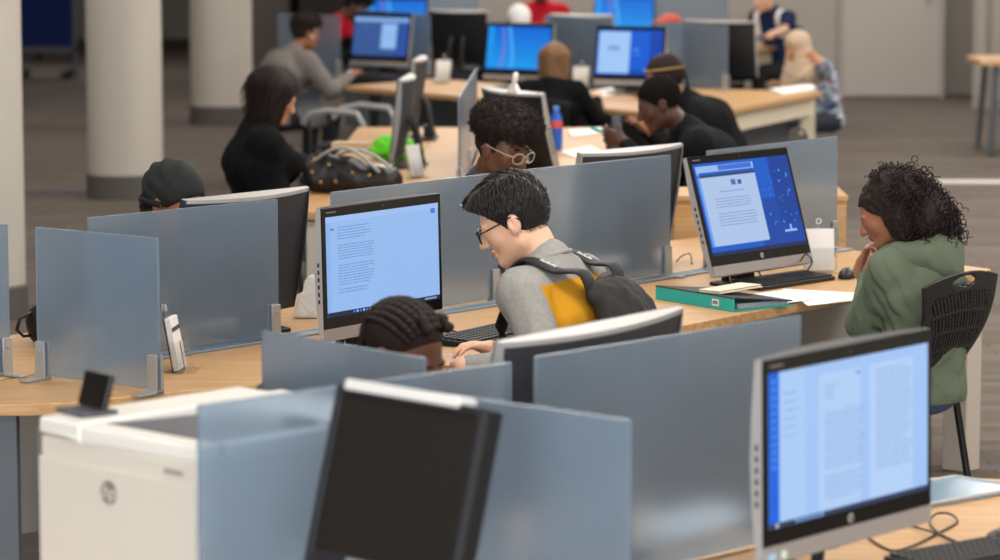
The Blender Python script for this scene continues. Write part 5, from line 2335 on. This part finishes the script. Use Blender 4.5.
for sg in (-1, 1):
    P_ = [ch - fw * .145 + sbd * .030 + X_ * sg * .080, ch - fw * .146 + sbd * .105 + X_ * sg * .095, nb - sbd * .032 - fw * .074 + X_ * sg * .112,
          nb + sbd * .025 + fw * .002 + X_ * sg * .118, nb - sbd * .004 + fw * .068 + X_ * sg * .122, nb - sbd * .075 + fw * .098 + X_ * sg * .130,
          ch + fw * .140 + sbd * .02 + X_ * sg * .145, ch + fw * .10 - sbd * .10 + X_ * sg * .165, ch - fw * .02 - sbd * .17 + X_ * sg * .165, ch - fw * .17 - sbd * .18 + X_ * sg * .13]
    P_ = [Vector(p) for p in P_]
    Q = []
    for i in range(len(P_) - 1):
        a, b, c, d = P_[max(i - 1, 0)], P_[i], P_[i + 1], P_[min(i + 2, len(P_) - 1)]
        for k in range(6):
            t = k / 6
            Q.append(.5 * ((2 * b) + (c - a) * t + (2 * a - 5 * b + 4 * c - d) * t * t + (3 * b - a - 3 * c + d) * t ** 3))
    Q.append(P_[-1])
    rr = [.034 if i < 36 else .016 for i in range(len(Q))]
    mb = MB().tube([tuple(q) for q in Q], rr, 12, flat=.22, ref=X_)
    st = mb.build('strap', NY, bp, smooth=True)
    # small white woven lettering on the strap (illegible strokes)
    mb = MB()
    base = Q[14]
    t_ = (Q[16] - Q[12]).normalized()
    s_ = Vector(X_)
    n_ = s_.cross(t_).normalized()
    if n_.z < 0:
        n_ = -n_
    for k in range(6):
        c = base + t_ * (-.022 + .009 * k) + n_ * .0086
        for j in range(2 + k % 2):
            e = c + s_ * (.006 * (j - .5) - sg * .006)
            mb.add([tuple(e + t_ * a_ + s_ * b_ + n_ * .0006) for a_, b_ in ((-.0034, -.0040), (.0018, -.0046), (.0030, .0038), (-.0022, .0044))], [(0, 1, 2, 3)])
    mb.build('woven_mark', WHITEP, st)
mb = MB()
mb.tube([tuple(ch - fw * .150 + sbd * .055 - X_ * .075), tuple(ch - fw * .165 + sbd * .085), tuple(ch - fw * .150 + sbd * .055 + X_ * .075)], .020, 8, flat=.45)
mb.build('yoke', NY, bp, smooth=True)

# -- the person in the green hoodie
wl, wr_ = at(868, 279, .815), at(866, 272, .83)
r, I = person('person in a sage green hoodie with big dark curly hair, hands at the mouth', (886, 212), 1.06, 142,
              hands=(wl, tuple(Vector(wr_) + Vector((-.01, .07, 0)))), yaw=30, pitch=28, hunch=.26, s=.89, skin=SK_B, hair_mat=H_BB, shirt=[OLIVE], trousers=TR_J,
              hair=hair_big_curls, res=.0075, female=True, lipmat=LIP_D, curls=(1.0, 1.0), hdirs=((.25, .1, .97), (.25, -.1, .97)), palms=((1, .3, 0), (1, -.3, 0)),
              elbow=((-.6, -.1, -1), (.6, -.1, -1)), shoulder=.165, loose=.026, shirt_name='hoodie', wrinkle=.006)
nb, sbd, fw, ch = I['nb'], I['d3'], I['fwd'], I['chest']
S = Sdf(nb - .32, nb + .32, .008)
for k in range(12):
    a0, a1 = PI * (-.78 + 1.56 * k / 12), PI * (-.78 + 1.56 * (k + 1) / 12)
    f_ = lambda a: nb + X_ * .118 * math.sin(a) - fw * (.105 * math.cos(a) + .006) - sbd * (.005 + .055 * max(0, math.cos(a)))
    g_ = lambda a: .030 + .020 * max(0, math.cos(a))
    S.put(cone(f_(a0), f_(a1), g_(a0), g_(a1)), .03)
S.put(cone(nb - fw * .10 - sbd * .05, nb - fw * .145 - sbd * .165, .085, .030, X_, 1.2), .05)
S.put(ell(nb - fw * .03 + sbd * .03, (.085, .075, .075), np.stack([X_, fw, sbd], axis=1)), .02, 's')
S.disp(lambda Q: .005 * vnoise(Q @ WR, 36, 2))
V_, F_ = S.mesh()
np_obj('hood', V_, F_, OLIVE, r)
HOOD = I
chair((r.location.x - .175, r.location.y + .04), 142, 'black perforated chair under the person in the green hoodie', zb=.86)

# -- braided head behind the near dividers
r, I = person('person with braided hair bent low behind the near divider', (403, 353), 1.06, -34, hands=(None, None), yaw=0, pitch=28, hunch=.5, skin=SK_D, hair_mat=H_BB,
              shirt=[CL('char', 70, 74, 78)], trousers=TR_N, hair=hair_cornrows, res=.0065, lipmat=LIP_D)
chair((r.location.x, r.location.y), -34, 'black chair under the braided person', None, True, zb=.76)
# -- afro and glasses
r, I = person('person with a round afro and glasses behind the frosted divider', (502, 147), 1.20, -48, yaw=8, pitch=17, hunch=.35, skin=SK_D, hair_mat=H_BB,
              shirt=[CL('slate', 74, 82, 92)], trousers=TR_K, hair=hair_afro, res=.0065, lipmat=LIP_D)
head_glasses(I, mat('glasses_tortoise', rgb(190, 168, 138), .3), mat('lens_clear', (1, 1, 1, 1), .02, trans=1, ior=1.03))
chair((r.location.x, r.location.y), -48, 'black chair under the person with the afro', None, True, zb=.80)
# -- durag
r, I = person('person in a black durag behind the left frosted divider', (174, 201), 1.12, -36, yaw=4, pitch=24, hunch=.4, skin=SK_B, hair_mat=H_BB,
              shirt=[CL('dark', 44, 46, 50)], trousers=TR_K, hair=hair_durag, res=.007, lipmat=LIP_D)
# -- black jacket
wh = at(318, 168, .80)
r, I = person('person in a black jacket with long dark hair leaning on the desk, facing right', (275, 94), 1.17, 12, hands=(None, wh), yaw=10, pitch=24, hunch=.35, s=.965, skin=SK_M,
              hair_mat=H_DB, shirt=[BLK], trousers=TR_K, hair=lambda m, d, rs: hair_long(m, d, rs, .22, top=.020, spread=.02, fat=1.5), res=.009, female=True, lipmat=LIP_L, shoulder=.18, loose=.030,
              shirt_name='jacket', wrinkle=.006)
p = at(209, 176, .80)
chair((p.x + .26, p.y - .05), 12, 'olive chair back behind the person in the black jacket', mat('chair_olive', rgb(84, 82, 72), .7), False, zb=.84)
# -- grey sweater
wh = at(350, 76, .79)
r, I = person('person in a grey sweater with a white earbud using the white mouse', (305, 33), 1.09, 38, hands=(None, wh), yaw=-6, pitch=8, hunch=.25, s=.94, skin=SK_B, hair_mat=H_BB,
              shirt=[CL('sweater', 122, 116, 112)], trousers=TR_K, hair=hair_curly_fade, res=.010, lipmat=LIP_D, shoulder=.19, loose=.03, shirt_name='sweater', wrinkle=.006)
mb = MB()
M4 = Matrix.Translation(I['hc']) @ Matrix(I['Rh'].tolist()).to_4x4()
mb.tube([(.090, .012, -.008), (.093, .016, -.022), (.090, .022, -.040)], [.008, .006, .005], 8, 0, M4)
mb.build('earbud', WHITEP, r, smooth=True)
p = at(352, 145, .45)
chair((p.x, p.y), -20, 'empty armchair with grey curved arms left of the green pouch', None, False, zb=.80, arms=True)
# -- brown hair
wh = at(597, 99, .79)
r, I = person('person with light brown hair in a black top seen from behind', (556, 55), 1.075, 66, hands=(None, wh), yaw=0, pitch=10, hunch=.25, s=.86, skin=SK_L, hair_mat=H_BR,
              shirt=[BLK], trousers=TR_K, hair=lambda m, d, rs: hair_long(m, d, rs, .26), res=.010, female=True, lipmat=LIP_L, shoulder=.18, loose=.024)
chair((r.location.x, r.location.y), 66, 'black chair under the person with light brown hair', None, False, zb=.80)
# -- headband
r, I = person('person with a gold headband and long dark braids behind the black shirt', (664, 78), 1.10, 186, yaw=-4, pitch=14, hunch=.35, skin=SK_B, hair_mat=H_BB, shirt=[CL('blackish', 26, 27, 28)],
              trousers=TR_K, hair=hair_pony, res=.010, female=True, lipmat=LIP_D, shoulder=.17)
chair((r.location.x + .02, r.location.y), 186, 'grey chair back right of the black shirt', mat('chair_grey', rgb(96, 94, 84), .7), False, zb=.80)
# -- black shirt with phone
wh = at(624, 143, .95)
r, I = person('person in a black shirt with short hair holding a teal pen, facing left', (659, 103), 1.14, 190, hands=(wh, None), yaw=-6, pitch=24, hunch=.45, skin=SK_DD, hair_mat=H_BZ,
              shirt=[CL('ink', 26, 28, 32)], trousers=TR_K, hair=hair_buzz, res=.0085, lipmat=LIP_D, shoulder=.18, curls=(1.0, .5), hdirs=((-.75, .25, .3), None), palms=((.3, .9, .2), (0, 0, -1)))
_a = I['arms']['L']
ph = tuple(I['loc'] + I['s'] * (I['R3'] @ (_a[2] + _a[3] * .085 + unit(_a[4]) * .030)))
root = empty('pen', ph, rad(8), 'teal pen in the hand of the person in the black shirt', 'pen')
mb = MB().tube([(-.085, 0, .030), (.035, 0, -.012)], .0075, 10)
mb.build('barrel', mat('pen_teal', rgb(70, 178, 160), .4), root, smooth=True, autos=50)
mb = MB().tube([(.035, 0, -.012), (.052, 0, -.018)], [.007, .002], 10)
mb.build('tip', mat('pen_tip', rgb(225, 225, 220), .4), root, smooth=True, autos=50)
# -- headscarf
wh = at(818, 60, .93)
w2 = at(786, 88, .80)
pat = mat('cloth_pattern', rgb(150, 160, 172), .9)
nt = pat.node_tree
vn = nt.nodes.new('ShaderNodeTexVoronoi')
vn.inputs['Scale'].default_value = 26
cr = nt.nodes.new('ShaderNodeValToRGB')
cr.color_ramp.interpolation = 'CONSTANT'
for pos, c in ((0, rgb(60, 72, 96)), (.28, rgb(186, 194, 204)), (.55, rgb(128, 142, 160)), (.78, rgb(150, 84, 84)), (.88, rgb(206, 206, 208))):
    e = cr.color_ramp.elements.new(pos) if pos not in (0,) else cr.color_ramp.elements[0]
    e.color = c
cr.color_ramp.elements[-1].color = rgb(206, 206, 208)
nt.links.new(nt.nodes['Texture Coordinate'].outputs['Object'], vn.inputs['Vector'])
nt.links.new(vn.outputs['Color'], cr.inputs['Fac'])
nt.links.new(cr.outputs['Color'], nt.nodes['Principled BSDF'].inputs['Base Color'])
r, I = person('person in a beige headscarf and patterned top leaning over papers', (797, 47), .99, 218, hands=(wh, None), yaw=-6, pitch=14, hunch=.3, s=.865, skin=SK_M, hair_mat=H_BK, shirt=[pat],
              trousers=TR_N, hair=hair_hijab, res=.010, female=True, lipmat=LIP_L, shoulder=.17, loose=.02, hdirs=((-.6, .1, .5), None), palms=((-.6, -.6, 0), (0, 0, -1)), curls=(.9, .6),
              elbow=((-1, -.1, -.5), (.5, -.5, -.9)))
# -- navy shirt


def navy_fn(fc, I):
    q = fc - I['nb']
    m = (np.abs(fc[:, 0]) > .10) & (np.abs(fc[:, 0]) < .155) & (q[:, 2] > -.22)
    return m.astype(int)


wh = at(763, 45, .80)
r, I = person('person in a navy shirt with white shoulder stripes, head cut off by the photo top', (763, -4), 1.17, 222, hands=(wh, None), yaw=4, pitch=20, hunch=.25, skin=SK_L, hair_mat=H_DB,
              shirt=[CL('navy', 34, 46, 78), WHITEP], shirt_fn=navy_fn, trousers=TR_K, hair=hair_short_brown, res=.011, lipmat=LIP_L, sleeve='short')
chair((r.location.x - .22, r.location.y + .10), 222, 'dark chair behind the navy shirt', None, False, zb=.88)
# -- white cap, red tops
r, I = person('person in a white cap behind the bright blue screen', (519, 22), 1.08, -80, yaw=0, pitch=30, hunch=.4, skin=SK_D, hair_mat=H_BK, shirt=[BLK], trousers=TR_K,
              hair=hair_cap(WHITEP), res=.012, lipmat=LIP_D)
r, I = person('person in a red top right of the white cap, head cut off above', (541, -12), 1.20, -92, yaw=0, pitch=10, hunch=.15, skin=SK_DD, hair_mat=H_BK, shirt=[CL('red', 200, 34, 48)],
              trousers=TR_K, hair=hair_buzz, res=.012, lipmat=LIP_D)


def vest_fn(fc, I):
    q = fc - I['nb']
    return (q[:, 2] < -.14).astype(int)


r, I = person('person with dark hair and a red collar half hidden behind the navy screen', (356, 6), 1.14, -10, yaw=0, pitch=30, hunch=.35, skin=SK_D, hair_mat=H_BK,
              shirt=[CL('red', 200, 34, 48), BLK], shirt_fn=vest_fn, trousers=TR_K, hair=hair_curly_fade, res=.012, lipmat=LIP_D)
# red cap on the distant monitor
p = at(670, 22, 1.19)
root = empty('red_cap', (p.x, p.y, 1.185), rad(20), 'red cap resting on the distant divider beside the white-topped monitor', 'cap')
S = Sdf((-.16, -.16, -.02), (.16, .16, .14), .008)
S.put(ell((0, 0, .01), (.085, .07, .055)), .02)
S.put(ell((-.08, -.01, .008), (.07, .055, .010)), .02)
S.cut(lambda Q: .001 - Q[..., 2])
V_, F_ = S.mesh()
np_obj('crown', V_, F_, mat('cap_red', rgb(176, 78, 70), .8), root)
